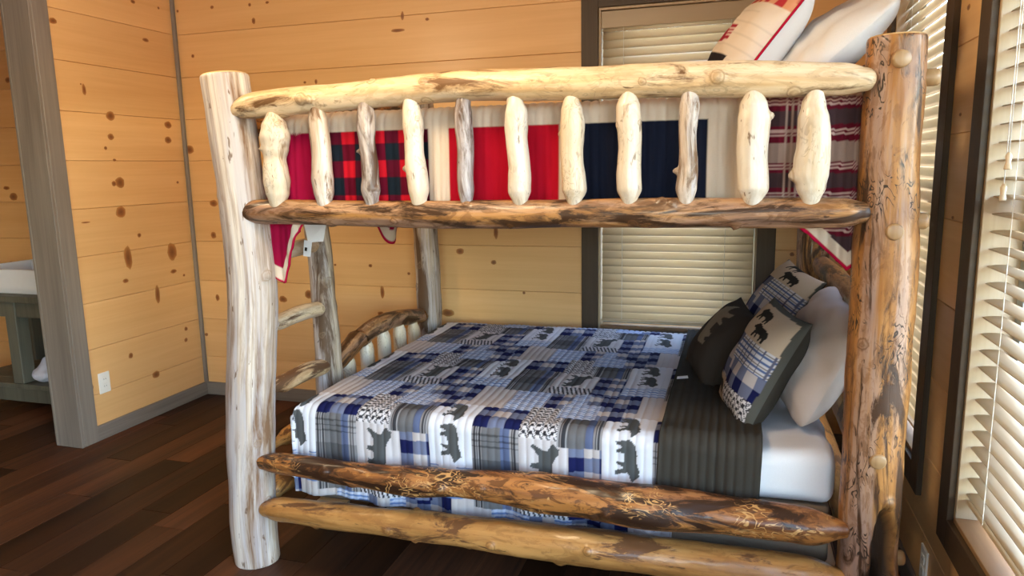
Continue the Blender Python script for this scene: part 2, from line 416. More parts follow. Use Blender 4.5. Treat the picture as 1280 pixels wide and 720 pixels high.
knots(wall_left, [(138, 145, 5.5, 5), (138.5, 171, 4, 3.5), (132, 185, 2, 2), (150, 228, 6, 6), (142.5, 229.5, 3, 3), (151, 265, 6.5, 6), (182, 50, 4, 2), (105, 112, 2.5, 6),
      (66, 26, 5, 3), (210, 156, 4.5, 4), (210, 175, 4, 4), (174, 294, 2.5, 2.5), (143, 200, 2.2, 1.6), (107, 278, 6, 1), (160, 322, 5, 13), (215, 315, 6, 10), (157, 351, 3.5, 2.5), (217, 339, 4, 2.5),
      (166, 2, 3, 2), (163.5, 444.5, 3, 3), (232.5, 411, 2.2, 2.5), (232.5, 425, 2.2, 2.5), (195, 468, 5, 4), (114.5, 484, 2.5, 4), (197, 368, 3.2, 10), (222, 228, 1.5, 1.5), (198, 10, 1.4, 1.4), (101, 105, 1, 1), (230, 344, 1.5, 1.5)], 'x', XL, 1)
knots(wall_back, [(265, 9, 2.3, 2), (312, 6, 2, 2), (317, 26, 2.5, 3.5), (241, 70, 2, 2), (237, 187, 5.5, 5), (267, 294, 3.5, 4), (267, 254, 5, 4), (222, 14, 1.5, 1.5), (334, 3, 2.5, 1.5), (497, 38, 9, 2), (503, 20, 2, 5),
      (534, 24, 2.6, 1.8), (395, 102, 1.8, 3), (381, 103, 2, 1.5), (463, 332, 2.5, 2.2), (419, 331, 1.6, 1.6), (511, 342, 2, 2), (478, 365, 2.6, 8), (354, 374, 5, 4), (386, 368, 5, 5.5), (617, 328, 3.6, 3), (620, 290, 3, 9),
      (560, 391, 8, 5), (655, 366, 2, 2), (990, 318, 3, 2.5), (476, 392, 4, 3), (240, 385, 2, 2), (17, 246, 5, 4), (8, 235, 4, 2), (10, 100, 4, 3), (14, 330, 3, 3), (272, 372, 2.5, 4), (258, 418, 2.2, 2), (575, 314, 5, 4)], 'y', YB, -1)
knots(wall_right, [(1211, 9, 2, 3), (1200.5, 143, 1.8, 2), (1191, 272, 1.6, 2)], 'x', XR, -1)

# ------------------------------------------------------------------ windows
def window(name, axis, h, face, inward, ext):
    """jamb lining, casing on the room side, sash frame and glass. axis 0: wall runs along x. inward: -1 or 1 normal into the room"""
    a0, a1, z0, z1 = h
    r = empty(name, (((a0+a1)/2, face, z0) if axis == 0 else (face, (a0+a1)/2, z0))); tag(r, kind='structure')
    def bx(nm, p, q, d0, d1, zz0, zz1, mat, par=r, bev=.0015):
        f0, f1 = sorted((face - inward*d0, face - inward*d1))
        return box(nm, p, q, f0, f1, zz0, zz1, mat, par, bev) if axis == 0 else box(nm, f0, f1, p, q, zz0, zz1, mat, par, bev)
    lz, ll = M['casing_z'], M['casing_x'] if axis == 0 else M['casing_y']
    cw = .088
    bx('casing', a0-cw, a0, -.018, 0, z0-cw, z1+cw, lz); bx('casing', a1, a1+cw, -.018, 0, z0-cw, z1+cw, lz)
    bx('casing', a0, a1, -.018, 0, z1, z1+cw, ll); bx('casing', a0, a1, -.018, 0, z0-cw, z0, ll)
    jd = .158
    jm = M['jamb']
    bx('jamb', a0, a0+.012, -.0, jd, z0, z1, jm); bx('jamb', a1-.012, a1, -.0, jd, z0, z1, jm)
    bx('jamb', a0+.012, a1-.012, 0, jd, z1-.012, z1, jm); bx('sill', a0+.012, a1-.012, -.004, jd, z0, z0+.014, M['sill'])
    b0, b1, c0, c1 = a0+.012, a1-.012, z0+.014, z1-.012
    fw = .045; zm = (c0+c1)/2
    bx('sash_stile', b0, b0+fw, .095, .135, c0, c1, M['sash']); bx('sash_stile', b1-fw, b1, .095, .135, c0, c1, M['sash'])
    for (zz0, zz1) in ((c0, c0+fw), (zm-.025, zm+.025), (c1-fw, c1)): bx('sash_rail', b0+fw, b1-fw, .095, .135, zz0, zz1, M['sash'])
    bx('pane', b0+fw, b1-fw, .113, .117, c0+fw, zm-.025, M['glass'], bev=0); bx('pane', b0+fw, b1-fw, .113, .117, zm+.025, c1-fw, M['glass'], bev=0)
    return r
M['jamb'] = wood('jamb_pine', (.56, .44, .30), (.44, .32, .20), 2, .5, 1, 1, 0, .05)
M['sill'] = wood('sill_pine', (.33, .20, .10), (.22, .125, .06), 1, .5, 1, 1, 0, .05)
window('window_1', 0, WBACK, YB, -1, 0)
window('window_2', 1, WA, XR, -1, 0)
window('window_3', 1, WB_, XR, -1, 0)
# window behind the camera
window('window_4', 0, WF1, YF, 1, 0)
pl = bpy.data.lights.new('sky_portal', 'AREA'); pl.shape = 'RECTANGLE'; pl.size = WF1[1]-WF1[0]; pl.size_y = WF1[3]-WF1[2]; pl.cycles.is_portal = True
po = bpy.data.objects.new('sky_portal', pl); C.objects.link(po); po.location = ((WF1[0]+WF1[1])/2, YF-.165, (WF1[2]+WF1[3])/2); po.rotation_euler = (math.radians(90), 0, 0)
# tall glazed door in the right wall, beside and behind the camera
r = empty('door_1', (XR+.08, (WR[0]+WR[1])/2, 0)); tag(r, kind='structure')
mid = (WR[0]+WR[1])/2
for (p, q) in ((WR[0], WR[0]+.09), (mid-.05, mid+.05), (WR[1]-.09, WR[1])): box('stile', XR+.06, XR+.12, p, q, 0, WR[3], M['trim_z'], r, .003)
for (p, q) in ((WR[0]+.09, mid-.05), (mid+.05, WR[1]-.09)):
    box('rail', XR+.06, XR+.12, p, q, 0, .12, M['trim_y'], r, .003); box('rail', XR+.06, XR+.12, p, q, WR[3]-.1, WR[3], M['trim_y'], r, .003)
    box('pane', XR+.087, XR+.093, p, q, .12, WR[3]-.1, M['glass'], r)
for nm, loc, rot, sz in (('sky_portal', (XR+.155, mid, 1.15), (0, math.radians(90), 0), (2.3, 3.0)), ('sky_portal', (XR+.155, 3.03, 1.34), (0, math.radians(90), 0), (1.79, .86)), ('sky_portal', (XR+.155, 1.68, 1.34), (0, math.radians(90), 0), (1.79, .96)),
                         ('sky_portal', (-.29, YB+.155, 1.41), (math.radians(-90), 0, 0), (.8, 1.66))):
    pl = bpy.data.lights.new(nm, 'AREA'); pl.shape = 'RECTANGLE'; pl.size, pl.size_y = sz; pl.cycles.is_portal = True
    po = bpy.data.objects.new(nm, pl); C.objects.link(po); po.location = loc; po.rotation_euler = rot

# ------------------------------------------------------------------ ceiling lights (above the view)
mt, n, b = newmat('lit_globe'); b.inputs['Base Color'].default_value = (.9, .85, .75, 1)
b.inputs['Emission Color'].default_value = (1, .72, .40, 1); b.inputs['Emission Strength'].default_value = 6; M['globe'] = mt
LAMPS = [(-.9, 1.45, 60), (-2.25, 1.9, 46)]  # the second is an added, unseen lamp that brightens the left wall
for (lx, ly, en) in LAMPS:
    r = empty('ceiling_lamp', (lx, ly, ZC))
    V, F = tube_vf([(lx, ly, ZC), (lx, ly, ZC-.03)], .09, 24); mesh('canopy', V, F, M['metal'], r, True)
    V, F = tube_vf([(lx, ly, ZC-.03), (lx, ly, ZC-.12)], .015, 10); mesh('stem', V, F, M['metal'], r, True)
    prof = [(.02, -.12), (.09, -.13), (.15, -.16), (.17, -.20), (.15, -.235), (.08, -.26), (.01, -.268)]
    V, F = tube_vf([(lx, ly, ZC+q) for _, q in prof], [p for p, _ in prof], 24); mesh('globe', V, F, M['globe'], r, True)
    tag(r, 'bronze ceiling lamp with a round glowing globe ' + ('above the bunk bed' if lx > -2 else 'added out of view to light the left wall'), 'ceiling lamp', 'ceiling lamps')
    L = bpy.data.lights.new('lamp_light', 'POINT'); L.energy = en; L.color = (1, .77, .49); L.shadow_soft_size = .17
    o = bpy.data.objects.new('lamp_light', L); C.objects.link(o); o.parent = r; o.location = (0, 0, -.46)

# ------------------------------------------------------------------ blinds
def blind(name, axis, h, face, inward, zb, ztop, tilt, label, pitch=.0418, wid=.05, cords=(.12, .82), depth=.035, tassels=None):
    a0, a1 = h[0]+.016, h[1]-.016
    pos = face - inward*depth
    r = empty(name, ((a0+a1)/2, pos, zb) if axis == 0 else (pos, (a0+a1)/2, zb)); tag(r, label, 'blind', 'slatted window blinds')
    def put(V):   # V in (along, toward room, up)
        return [((a, pos+inward*d, zz) if axis == 0 else (pos+inward*d, a, zz)) for a, d, zz in V]
    # slat profile: shallow curve, closed thin section
    prof = []
    for s in np.linspace(-1, 1, 5): prof.append((s*wid/2, .0022*(1-s*s)+.0014))
    for s in np.linspace(1, -1, 5): prof.append((s*wid/2, .0022*(1-s*s)-.0014))
    ct, st = math.cos(tilt), math.sin(tilt)
    k = len(prof)
    base = []
    for a in (a0, a1):
        for d, hh in prof: base.append((a, d*ct - hh*st*-1*0 + hh*st, -d*st + hh*ct))
    F = [(i, (i+1) % k, k+(i+1) % k, k+i) for i in range(k)] + [tuple(range(k))[::-1], tuple(range(k, 2*k))]
    me = bpy.data.meshes.new('slat'); c0 = Vector(wloc(r))
    V = put(base); me.from_pydata([Vector(v) - Vector((0 if axis == 0 else pos, pos if axis == 0 else 0, 0)) for v in V], [], F); me.update()
    me.polygons.foreach_set('use_smooth', [len(p.vertices) == 4 for p in me.polygons]); me.materials.append(M['slat'])
    zz = zb + .03; zs = []
    while zz < ztop-.05:
        o = bpy.data.objects.new('slat', me); C.objects.link(o); o.parent = r
        o.location = Vector((0 if axis == 0 else pos, pos if axis == 0 else 0, zz)) - c0; zs.append(zz); zz += pitch
    def bx(nm, p, q, d0, d1, z0, z1, mat, bev=.002):
        f0, f1 = sorted((pos+inward*d0, pos+inward*d1))
        return box(nm, p, q, f0, f1, z0, z1, mat, r, bev) if axis == 0 else box(nm, f0, f1, p, q, z0, z1, mat, r, bev)
    bx('head_rail', a0, a1, -.025, .025, ztop-.05, ztop-.004, M['slat']); bx('bottom_rail', a0, a1, -.022, .022, zb, zb+.012, M['slat'])
    bx('valance', a0-.002, a1+.002, .028, .034, ztop-.085, ztop-.002, M['slat'])
    hw = abs(wid/2*ct)+.002
    for f in cords:
        a = a0+(a1-a0)*f
        for d in (-hw, hw): bx('ladder_cord', a-.0011, a+.0011, d-.0009, d+.0009, zb+.01, ztop-.05, M['cord'], 0)
    if tassels:
        for (a, zt) in tassels:
            V = put([(a, .040, ztop-.09), (a, .040, zt)])
            tube('pull_cord', V, .0013, M['cord'], r, 6)
            V = put([(a, .040, zt+.004), (a, .040, zt-.006), (a, .040, zt-.02), (a, .040, zt-.034), (a, .040, zt-.038)])
            tube('tassel', V, [.003, .0075, .0055, .0085, .0075], M['tassel'], r, 12)
    return r
blind('window_blind', 0, WBACK, YB, -1, .612, 2.224, math.radians(62), 'pale slatted blind lowered in the back wall window behind the bunk bed', cords=(.14, .82))
blind('window_blind', 1, WA, XR, -1, .500, 2.224, math.radians(70), 'nearly closed slatted blind behind the right front bed post', cords=(.15, .85), depth=.04)
blind('window_blind', 1, WB_, XR, -1, .505, 2.224, math.radians(3), 'open slatted blind with two wooden cord tassels at the right edge', cords=(.12, .84), depth=.045, pitch=.0455, tassels=[(2.02, 1.46), (2.035, 1.385)])

# ------------------------------------------------------------------ outlets
def outlet(axis_y, zc, x, nrm, label):
    r = empty('outlet_plate', (x, axis_y, zc)); tag(r, label, 'outlet')
    f0, f1 = sorted((x, x+nrm*.006)); g0, g1 = sorted((x+nrm*.006, x+nrm*.0085)); s0, s1 = sorted((x+nrm*.0085, x+nrm*.0089))
    box('plate', f0, f1, axis_y-.037, axis_y+.037, zc-.058, zc+.058, M['white_plastic'], r, .002)
    for dz in (-.02, .02):
        q = box('socket', g0, g1, axis_y-.017, axis_y+.017, zc+dz-.014, zc+dz+.014, M['white_plastic'], r, .001)
        for dy in (-.006, .006): box('slot', s0, s1, axis_y+dy-.001, axis_y+dy+.001, zc+dz-.003, zc+dz+.005, M['dark_hole'], q)
oc = onX(130, 478, XL); outlet(oc.y, oc.z, XL, 1, 'white outlet plate low on the left pine wall')
oc = onX(1156, 706, XR); outlet(oc.y, oc.z, XR, -1, 'white outlet plate low on the right wall below the windows')
#PART2
# ------------------------------------------------------------------ log builder
def catmull(P, R, ds):
    P = [Vector(p) for p in P]; pts, rad = [], []
    k = len(P)
    for i in range(k-1):
        p0, p1, p2, p3 = P[max(i-1, 0)], P[i], P[i+1], P[min(i+2, k-1)]
        r0, r1, r2, r3 = R[max(i-1, 0)], R[i], R[i+1], R[min(i+2, k-1)]
        n_ = max(2, int((p2-p1).length/ds)+1)
        for j in range(n_):
            t = j/n_; t2, t3 = t*t, t*t*t
            a, b_, c_, d_ = -.5*t+t2-.5*t3, 1-2.5*t2+1.5*t3, .5*t+2*t2-1.5*t3, -.5*t2+.5*t3
            pts.append(p0*a+p1*b_+p2*c_+p3*d_); s_ = t*t*(3-2*t); rad.append(r1+(r2-r1)*s_)
    pts.append(P[-1]); rad.append(R[-1])
    return pts, rad
def log(name, P, R, mat, parent, seed=0, nseg=26, ds=.014, rough=.05, knots=(), caps=('round', 'round'), cutmat=None, nk=0, ksize=(.012, .02), hollow=()):
    """a peeled log swept along P with radii R; knots: (distance 0..1, angle, size, height)"""
    pts, rad = catmull(P, R, ds)
    # shape the ends
    def dome(e, mode):
        c, t = (pts[0], (pts[0]-pts[1]).normalized()) if e == 0 else (pts[-1], (pts[-1]-pts[-2]).normalized())
        r0 = rad[0] if e == 0 else rad[-1]
        L = [(.35, .93), (.62, .76), (.82, .5), (.93, .25)] if mode == 'round' else [(.10, .97), (.16, .90), (.165, .45)]
        ex = [(c+t*r0*a, r0*q) for a, q in L]
        if e == 0:
            for p, q in ex: pts.insert(0, p); rad.insert(0, q)
        else:
            for p, q in ex: pts.append(p); rad.append(q)
        return len(ex)
    c0 = dome(0, caps[0]); c1 = dome(1, caps[1])
    n_ = len(pts); rg = random.Random(seed*7+3)
    S = [0]
    for i in range(1, n_): S.append(S[-1]+(pts[i]-pts[i-1]).length)
    KN = [(q[0]*S[-1], q[1], q[2], q[3]) for q in knots]
    for _ in range(nk): KN.append((rg.uniform(.06, .94)*S[-1], rg.uniform(0, 6.283), rg.uniform(*ksize), rg.uniform(.003, .009)))
    a = None; V, A, K, F, BK = [], [], [], [], []
    off = Vector((seed*1.37 % 9, seed*2.11 % 7, seed*.77 % 11))
    ref = Vector((0, -1, 0))
    for i in range(n_):
        t = (pts[min(i+1, n_-1)]-pts[max(i-1, 0)]).normalized()
        a = (ref - t*ref.dot(t))
        if a.length < .2: a = Vector((1, 0, 0)) - t*t.x
        a.normalize(); b_ = t.cross(a)
        for j in range(nseg):
            th = 2*math.pi*j/nseg; cx, sx = math.cos(th), math.sin(th)
            q = Vector((cx*1.1, sx*1.1, S[i]*6))+off*3
            r = rad[i]*(1+rough*noise.noise(q)*1.4+rough*.5*noise.noise(q*2.7))
            kn = 0.0
            for (ks, ka, kz, kh) in KN:
                d2 = (S[i]-ks)**2+((((th-ka+math.pi) % (2*math.pi))-math.pi)*rad[i])**2
                if d2 < (kz*3)**2:
                    g = math.exp(-(d2/(kz*.85)**2)**1.6); r += kh*g; kn = max(kn, g)
            hb = 0.0
            for (hz, ha, hl, hw, hd) in hollow:
                wob = noise.noise(Vector((pts[i].z*9, th*2, seed)))*.35
                e_ = ((pts[i].z-hz)/hl)**2+((((th-ha+math.pi) % (2*math.pi))-math.pi)/hw+wob)**2
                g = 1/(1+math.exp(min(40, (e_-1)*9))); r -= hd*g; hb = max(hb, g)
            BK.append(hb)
            V.append(pts[i]+(a*cx+b_*sx)*r); A.append((cx*rad[i]+off.x, sx*rad[i]+off.y, S[i]+off.z)); K.append(kn)
    mi = []
    for i in range(n_-1):
        for j in range(nseg):
            F.append((i*nseg+j, i*nseg+(j+1) % nseg, (i+1)*nseg+(j+1) % nseg, (i+1)*nseg+j))
            mi.append(1 if ((caps[0] == 'flat' and i < c0-1) or (caps[1] == 'flat' and i >= n_-c1)) else 0)
    F.append(tuple(range(nseg-1, -1, -1))); mi.append(1 if caps[0] == 'flat' else 0)
    F.append(tuple((n_-1)*nseg+j for j in range(nseg))); mi.append(1 if caps[1] == 'flat' else 0)
    o = mesh(name, V, F, [mat, cutmat or M['cut']], parent, True)
    o.data.polygons.foreach_set('material_index', mi)
    x = o.data.attributes.new('lc', 'FLOAT_VECTOR', 'POINT'); x.data.foreach_set('vector', [c for v in A for c in v])
    x = o.data.attributes.new('kn', 'FLOAT', 'POINT'); x.data.foreach_set('value', K)
    x = o.data.attributes.new('bk', 'FLOAT', 'POINT'); x.data.foreach_set('value', BK)
    return o
def peg(c, d, parent, r=.019, L=.03):
    c = Vector(c); d = Vector(d).normalized()
    return tube('peg', [c-d*.03, c+d*L*.75, c+d*L*.92, c+d*L], [r, r, r*.93, r*.75], M['peg'], parent, 20)

# ------------------------------------------------------------------ the log bunk bed
YP, YR = 2.12, 2.086                     # front post axis, front rail axis
bed = empty('log_bunk_bed', (-.64, 2.9, 0))
tag(bed, 'rustic peeled log bunk bed with spindled guard rail and ladder end', 'bunk bed')
PI = math.pi
# posts
pf = log('post', [(-1.690, YP, .004), (-1.692, YP, .2), (-1.665, YP, .62), (-1.625, YP+.005, 1.0), (-1.622, YP, 1.25), (-1.645, YP, 1.55), (-1.662, YP, 1.765)],
     [.082, .084, .085, .085, .082, .079, .078], M['l_post'], bed, 1, 44, .014, .03, [(.15, 1.3, .016, .006), (.62, 1.25, .02, .012), (.28, .9, .014, .008)], ('flat', 'flat'), nk=3)
pr = log('post', [(.405, YP, .004), (.402, YP, .15), (.395, YP, .40), (.392, YP, .75), (.392, YP+.005, 1.15), (.385, YP, 1.5), (.384, YP, 1.752)],
     [.098, .088, .079, .080, .081, .073, .068], M['l_right'], bed, 2, 56, .012, .05, [(.30, .5, .02, .01), (.55, 5.6, .016, .006)], ('flat', 'flat'), nk=4, hollow=[(.35, .42, .15, .40, .035), (.16, .10, .17, .55, .034)])
pbl = log('post', [(-1.625, 3.66, .004), (-1.625, 3.66, .7), (-1.635, 3.665, 1.2), (-1.63, 3.66, 1.79)], [.070, .069, .068, .066], M['l_back'], bed, 3, 28, .02, .06, (), ('flat', 'flat'), nk=5)
pbr = log('post', [(.36, 3.66, .004), (.365, 3.66, .8), (.36, 3.66, 1.79)], [.074, .072, .07], M['l_mid'], bed, 4, 28, .02, .06, (), ('flat', 'flat'), nk=5)
# pegs on the right front post: headboard tenons toward the camera, rail tenons out to the side
for (px, py) in ((1127, 73), (1118, 290), (1097, 577)):
    c = onY(px, py, YP-.078); peg((c.x, YP-.060, c.z), (0.05, -1, 0), pr, .022, .024)
for zz, yy in ((1.655, YP-.01), (1.292, YP-.005), (.335, YP)):
    peg((.385+.060, yy, zz), (1, 0, 0), pr, .022, .040 if zz > 1 else .048)
# front rails
def fp(px, py, Y=YR): return onY(px, py, Y)
log('rail', [(-1.60, YR, 1.655), (-1.50, YR-.004, 1.668), (-1.20, YR, 1.678), (-.95, YR, 1.690), (-.72, YR-.005, 1.690), (-.45, YR, 1.682), (-.2, YR, 1.680), (.06, YR, 1.668), (.235, YR, 1.660), (.31, YR, 1.655)],
    [.028, .044, .043, .046, .045, .046, .047, .047, .043, .030], M['l_top'], bed, 11, 44, .009, .06,
    [(.055, .25, .013, .016), (.17, .1, .013, .018), (.155, .0, .02, .012), (.37, -.4, .014, .006), (.70, .15, .011, .005), (.28, -.9, .016, .008), (.90, .9, .02, .006)], nk=6)
log('rail', [(-1.605, YR, 1.315), (-1.52, YR, 1.316), (-1.2, YR, 1.312), (-.8, YR-.004, 1.308), (-.4, YR, 1.312), (0, YR, 1.314), (.245, YR, 1.314), (.325, YR, 1.315)],
    [.030, .040, .041, .043, .042, .041, .040, .028], M['l_mid'], bed, 12, 44, .009, .05,
    [(.31, .5, .012, .010), (.50, .9, .011, .008), (.825, 1.0, .012, .014), (.74, -.8, .016, .012), (.02, .3, .01, .006), (.43, -1.0, .014, .008)], nk=5)
log('rail', [(-1.605, YR, .412), (-1.50, YR, .412), (-1.2, YR+.004, .402), (-1.0, YR, .408), (-.85, YR, .418), (-.5, YR, .420), (-.2, YR-.006, .418), (.05, YR, .416), (.225, YR, .415), (.325, YR, .418)],
    [.026, .038, .042, .050, .046, .062, .066, .056, .054, .026], M['l_low1'], bed, 13, 44, .009, .09,
    [(.37, .1, .022, .014), (.44, .5, .014, .010), (.15, -.3, .018, .008), (.63, .5, .02, .010)], nk=9)
log('rail', [(-1.605, YR, .228), (-1.52, YR, .234), (-1.2, YR, .24), (-.85, YR, .248), (-.5, YR-.004, .254), (-.1, YR, .258), (.2, YR, .262), (.325, YR, .262)],
    [.030, .044, .048, .050, .060, .058, .054, .032], M['l_low2'], bed, 14, 44, .009, .07,
    [(.27, .1, .015, .008), (.46, .2, .016, .010), (.62, -.3, .014, .008), (.32, .8, .012, .008)], nk=6)
# front spindles: (x top, y top, x bottom, y bottom, [half widths in px from top to bottom], material)
SP = [((342, 143), (347, 254), [9, 16, 19, 17, 14, 16, 17, 15, 10], 'l_pale', [(.20, .9, .010, .004), (.42, -1.1, .009, .012), (.76, -.5, .012, .003)]),
      ((397, 136), (406, 253), [9, 12, 12.5, 12.5, 12.5, 13, 14, 13, 10], 'l_grey', [(.8, 1.2, .012, .007)]),
      ((456, 129), (465, 252), [8.5, 11.5, 12, 10.5, 10.5, 11, 11, 12.5, 9], 'l_dark', [(.48, -1.2, .008, .012), (.78, 1.3, .012, .005)]),
      ((513, 125), (524, 252), [9, 12, 13.5, 12, 12, 13, 13.5, 13.5, 10], 'l_pale', [(.62, -1.2, .009, .010), (.26, .9, .008, .005)]),
      ((579, 128), (583.5, 252), [9.5, 11.5, 11.5, 11, 10.5, 10.5, 10.5, 10.5, 8], 'l_dark', [(.92, -.2, .010, .003)]),
      ((644, 126), (651, 254), [10, 14.5, 15, 14, 14, 14, 15, 15, 9], 'l_pale', [(.12, -1.0, .008, .003)]),
      ((714, 122), (717.5, 253), [9, 13.5, 15.5, 15, 14.5, 14.5, 15.5, 16, 9], 'l_pale', [(.38, -1.4, .010, .007), (.15, 1.0, .01, .004)]),
      ((786, 116), (787, 253), [9, 15, 15.5, 15, 14.5, 15, 16, 16, 9], 'l_pale', [(.33, 1.2, .010, .004), (.33, -1.2, .01, .003)]),
      ((862, 116), (858, 252), [10, 12.5, 12, 11, 11, 12, 13, 13.5, 9], 'l_grey', [(.67, -1.4, .011, .014), (.92, .3, .012, .003)]),
      ((942, 114), (940, 252), [10, 17, 20, 19.5, 19, 18.5, 19, 19, 11], 'l_pale', [(.29, 1.35, .010, .010)]),
      ((1019, 114), (1013, 251), [10, 15, 19, 20, 20.5, 22, 21.5, 18, 11], 'l_pale', [(.70, -1.45, .016, .012)])]
for i, (t, b_, W, mt, kk) in enumerate(SP):
    Ys = YR-.012
    P0, P1 = onY(*b_, Ys), onY(*t, Ys)
    px2m = (P1-Vector((0, 0, HCAM))).dot(CF)/FPX
    k = len(W); pts = [P0.lerp(P1, j/(k-1)) + Vector((.0022*math.sin(j*1.3+i*2.1) if 0 < j < k-1 else 0, 0, 0)) for j in range(k)]
    pts = [pts[0]+Vector((0, .018, -.02))]+pts+[pts[-1]+Vector((0, .018, .02))]
    rr = [w_*px2m for w_ in W[::-1]]; rr = [rr[0]*.8]+rr+[rr[-1]*.8]
    log('spindle', pts, rr, M[mt], bed, 21+i, 32, .006, .03, [(1-q[0], q[1], q[2], q[3]) for q in kk])
# foot end: ladder upright, rungs, arched rails, footboard spindles
XFt = -1.64
log('ladder_upright', [(XFt, 2.60, .004), (XFt, 2.61, .4), (XFt, 2.615, .7), (XFt+.005, 2.60, .95), (XFt, 2.585, 1.2), (XFt, 2.55, 1.45), (XFt, 2.54, 1.66)],
    [.062, .060, .055, .050, .050, .044, .036], M['l_back'], bed, 41, 26, .018, .06, [(.6, 1.0, .02, .01), (.42, 4.5, .016, .008)], nk=4)
for k, (z0, z1, r0) in enumerate(((.43, .44, .034), (.645, .635, .034), (.885, .885, .030), (1.140, 1.150, .030), (1.40, 1.40, .030))):
    log('rung', [(XFt, 2.17, z0), (XFt, 2.23, z0), (XFt, 2.30, z0), (XFt, 2.45, (z0+z1)/2+.006), (XFt, 2.55, z1), (XFt, 2.63, z1)],
        [.016, .020, r0, r0*1.05, r0, r0*.7], M['l_rung'] if k else M['l_low2'], bed, 50+k, 22, .012, .09, nk=4, ksize=(.008, .013))
log('rail', [(XFt, 2.64, .60), (XFt, 2.71, .625), (XFt, 2.86, .675), (XFt, 3.05, .700), (XFt, 3.3, .690), (XFt, 3.52, .655), (XFt, 3.64, .63)],
    [.024, .038, .043, .044, .043, .040, .030], M['l_mid'], bed, 61, 24, .016, .11, nk=7)
for k in range(5):
    yy = 2.77+k*.175; zt = .635+.055*math.sin(PI*(k+.5)/5)
    log('spindle', [(XFt, yy, .30), (XFt, yy, .33), (XFt+.004, yy, .45), (XFt, yy+.004, zt-.07), (XFt, yy, zt-.03), (XFt, yy, zt+.01)], [.02, .028, .033, .034, .026, .018], M['l_pale'], bed, 70+k, 18, .016, .06)
log('rail', [(XFt, 2.18, .26), (XFt, 2.6, .26), (XFt, 3.1, .265), (XFt, 3.62, .26)], [.04, .045, .045, .04], M['l_low2'], bed, 62, 22, .02, .06, nk=4)
log('rail', [(XFt, 2.17, 1.61), (XFt, 2.26, 1.612), (XFt, 2.5, 1.635), (XFt, 2.8, 1.69), (XFt, 3.1, 1.73), (XFt, 3.35, 1.755), (XFt, 3.64, 1.745)],
    [.024, .036, .038, .038, .037, .036, .026], M['l_low1'], bed, 63, 22, .018, .10, nk=8)
log('rail', [(XFt, 2.18, 1.31), (XFt, 2.6, 1.31), (XFt, 3.1, 1.31), (XFt, 3.62, 1.31)], [.036, .04, .04, .036], M['l_mid'], bed, 64, 22, .02, .06, nk=4)
for k in range(5):
    yy = 2.74+k*.19
    log('spindle', [(XFt, yy, 1.33), (XFt, yy, 1.37), (XFt+.003, yy, 1.5), (XFt, yy, 1.64), (XFt, yy, 1.71)], [.018, .03, .033, .03, .018], M['l_pale'], bed, 80+k, 16, .018, .06)
# back rails and spindles
for k, (zz, rr, mt) in enumerate(((.26, .046, 'l_low2'), (.42, .046, 'l_mid'), (1.31, .042, 'l_mid'), (1.68, .044, 'l_top'))):
    log('rail', [(-1.58, 3.68, zz), (-1.5, 3.68, zz), (-.9, 3.685, zz+.008), (-.2, 3.68, zz+.004), (.25, 3.68, zz), (.32, 3.68, zz)], [.028, rr, rr, rr, rr, .028], M[mt], bed, 90+k, 20, .03, .05, nk=4)
for k in range(10):
    xx = -1.42+k*.175
    log('spindle', [(xx, 3.68, 1.34), (xx, 3.68, 1.38), (xx, 3.68, 1.5), (xx, 3.68, 1.62), (xx, 3.68, 1.66)], [.018, .03, .034, .03, .018], M['l_pale'], bed, 100+k, 14, .02, .05)
# head end rails and spindles
XH = .40
for k, (zz, rr, mt) in enumerate(((.60, .044, 'l_low2'), (.27, .044, 'l_low2'), (.98, .042, 'l_mid'), (1.285, .042, 'l_mid'), (1.70, .042, 'l_right'))):
    log('rail', [(XH-.005, 2.17, zz), (XH-.005, 2.26, zz), (XH-.005, 2.9, zz+.012), (XH-.005, 3.5, zz), (XH-.005, 3.62, zz)], [.024, rr, rr*1.06, rr, .024], M[mt], bed, 120+k, 22, .02, .08, nk=5)
for k in range(6):
    yy = 2.33+k*.215
    log('spindle', [(XH, yy, .63), (XH, yy, .67), (XH, yy+.004, .8), (XH, yy, .93), (XH, yy, .97)], [.018, .03, .034, .03, .018], M['l_low2'], bed, 130+k, 14, .02, .06)
    log('spindle', [(XH, yy, 1.31), (XH, yy, 1.35), (XH, yy, 1.5), (XH, yy, 1.64), (XH, yy, 1.69)], [.018, .03, .034, .03, .018], M['l_pale'], bed, 140+k, 14, .02, .06)
# boards that carry the two mattresses
for k in range(7):
    xx = -1.45+k*.28
    box('support_slat', xx, xx+.10, 2.14, 3.63, .222, .242, M['pine_y'], bed, .002)
    box('support_slat', xx, xx+.10, 2.14, 3.63, 1.27, 1.29, M['pine_y'], bed, .002)

# ------------------------------------------------------------------ mattresses
def soft_box(name, x0, x1, y0, y1, z0, z1, r, mat, parent=None, seg=4):
    return box(name, x0, x1, y0, y1, z0, z1, mat, parent, r, seg, True)
o = soft_box('foundation', -1.49, .305, 2.185, 3.60, .243, .43, .025, M['tan_cloth']); tag(o, 'tan covered mattress foundation between the lower log rails', 'foundation')
ml = empty('mattress', (-.6, 2.9, .431)); tag(ml, 'lower bunk mattress in a white fitted sheet', 'mattress', 'bunk mattresses')
bm = bmesh.new(); box_bm(bm, -1.485, .312, 2.18, 3.59, .431, .592, .05, 5)
bmesh.ops.subdivide_edges(bm, edges=[e for e in bm.edges if e.calc_length() > .3], cuts=40, use_grid_fill=True)
for v in bm.verts:
    d = noise.noise(v.co*6)*.011+noise.noise(v.co*17)*.005; v.co.z += d if v.co.z > .5 else 0; v.co.y += d*.8; v.co.x += d*.6
fin(bm, 'fitted_sheet', M['sheet'], ml, True)
soft_box('mattress_base', -1.48, .298, 2.20, 3.585, .431, .50, .02, M['tan_cloth'], ml)
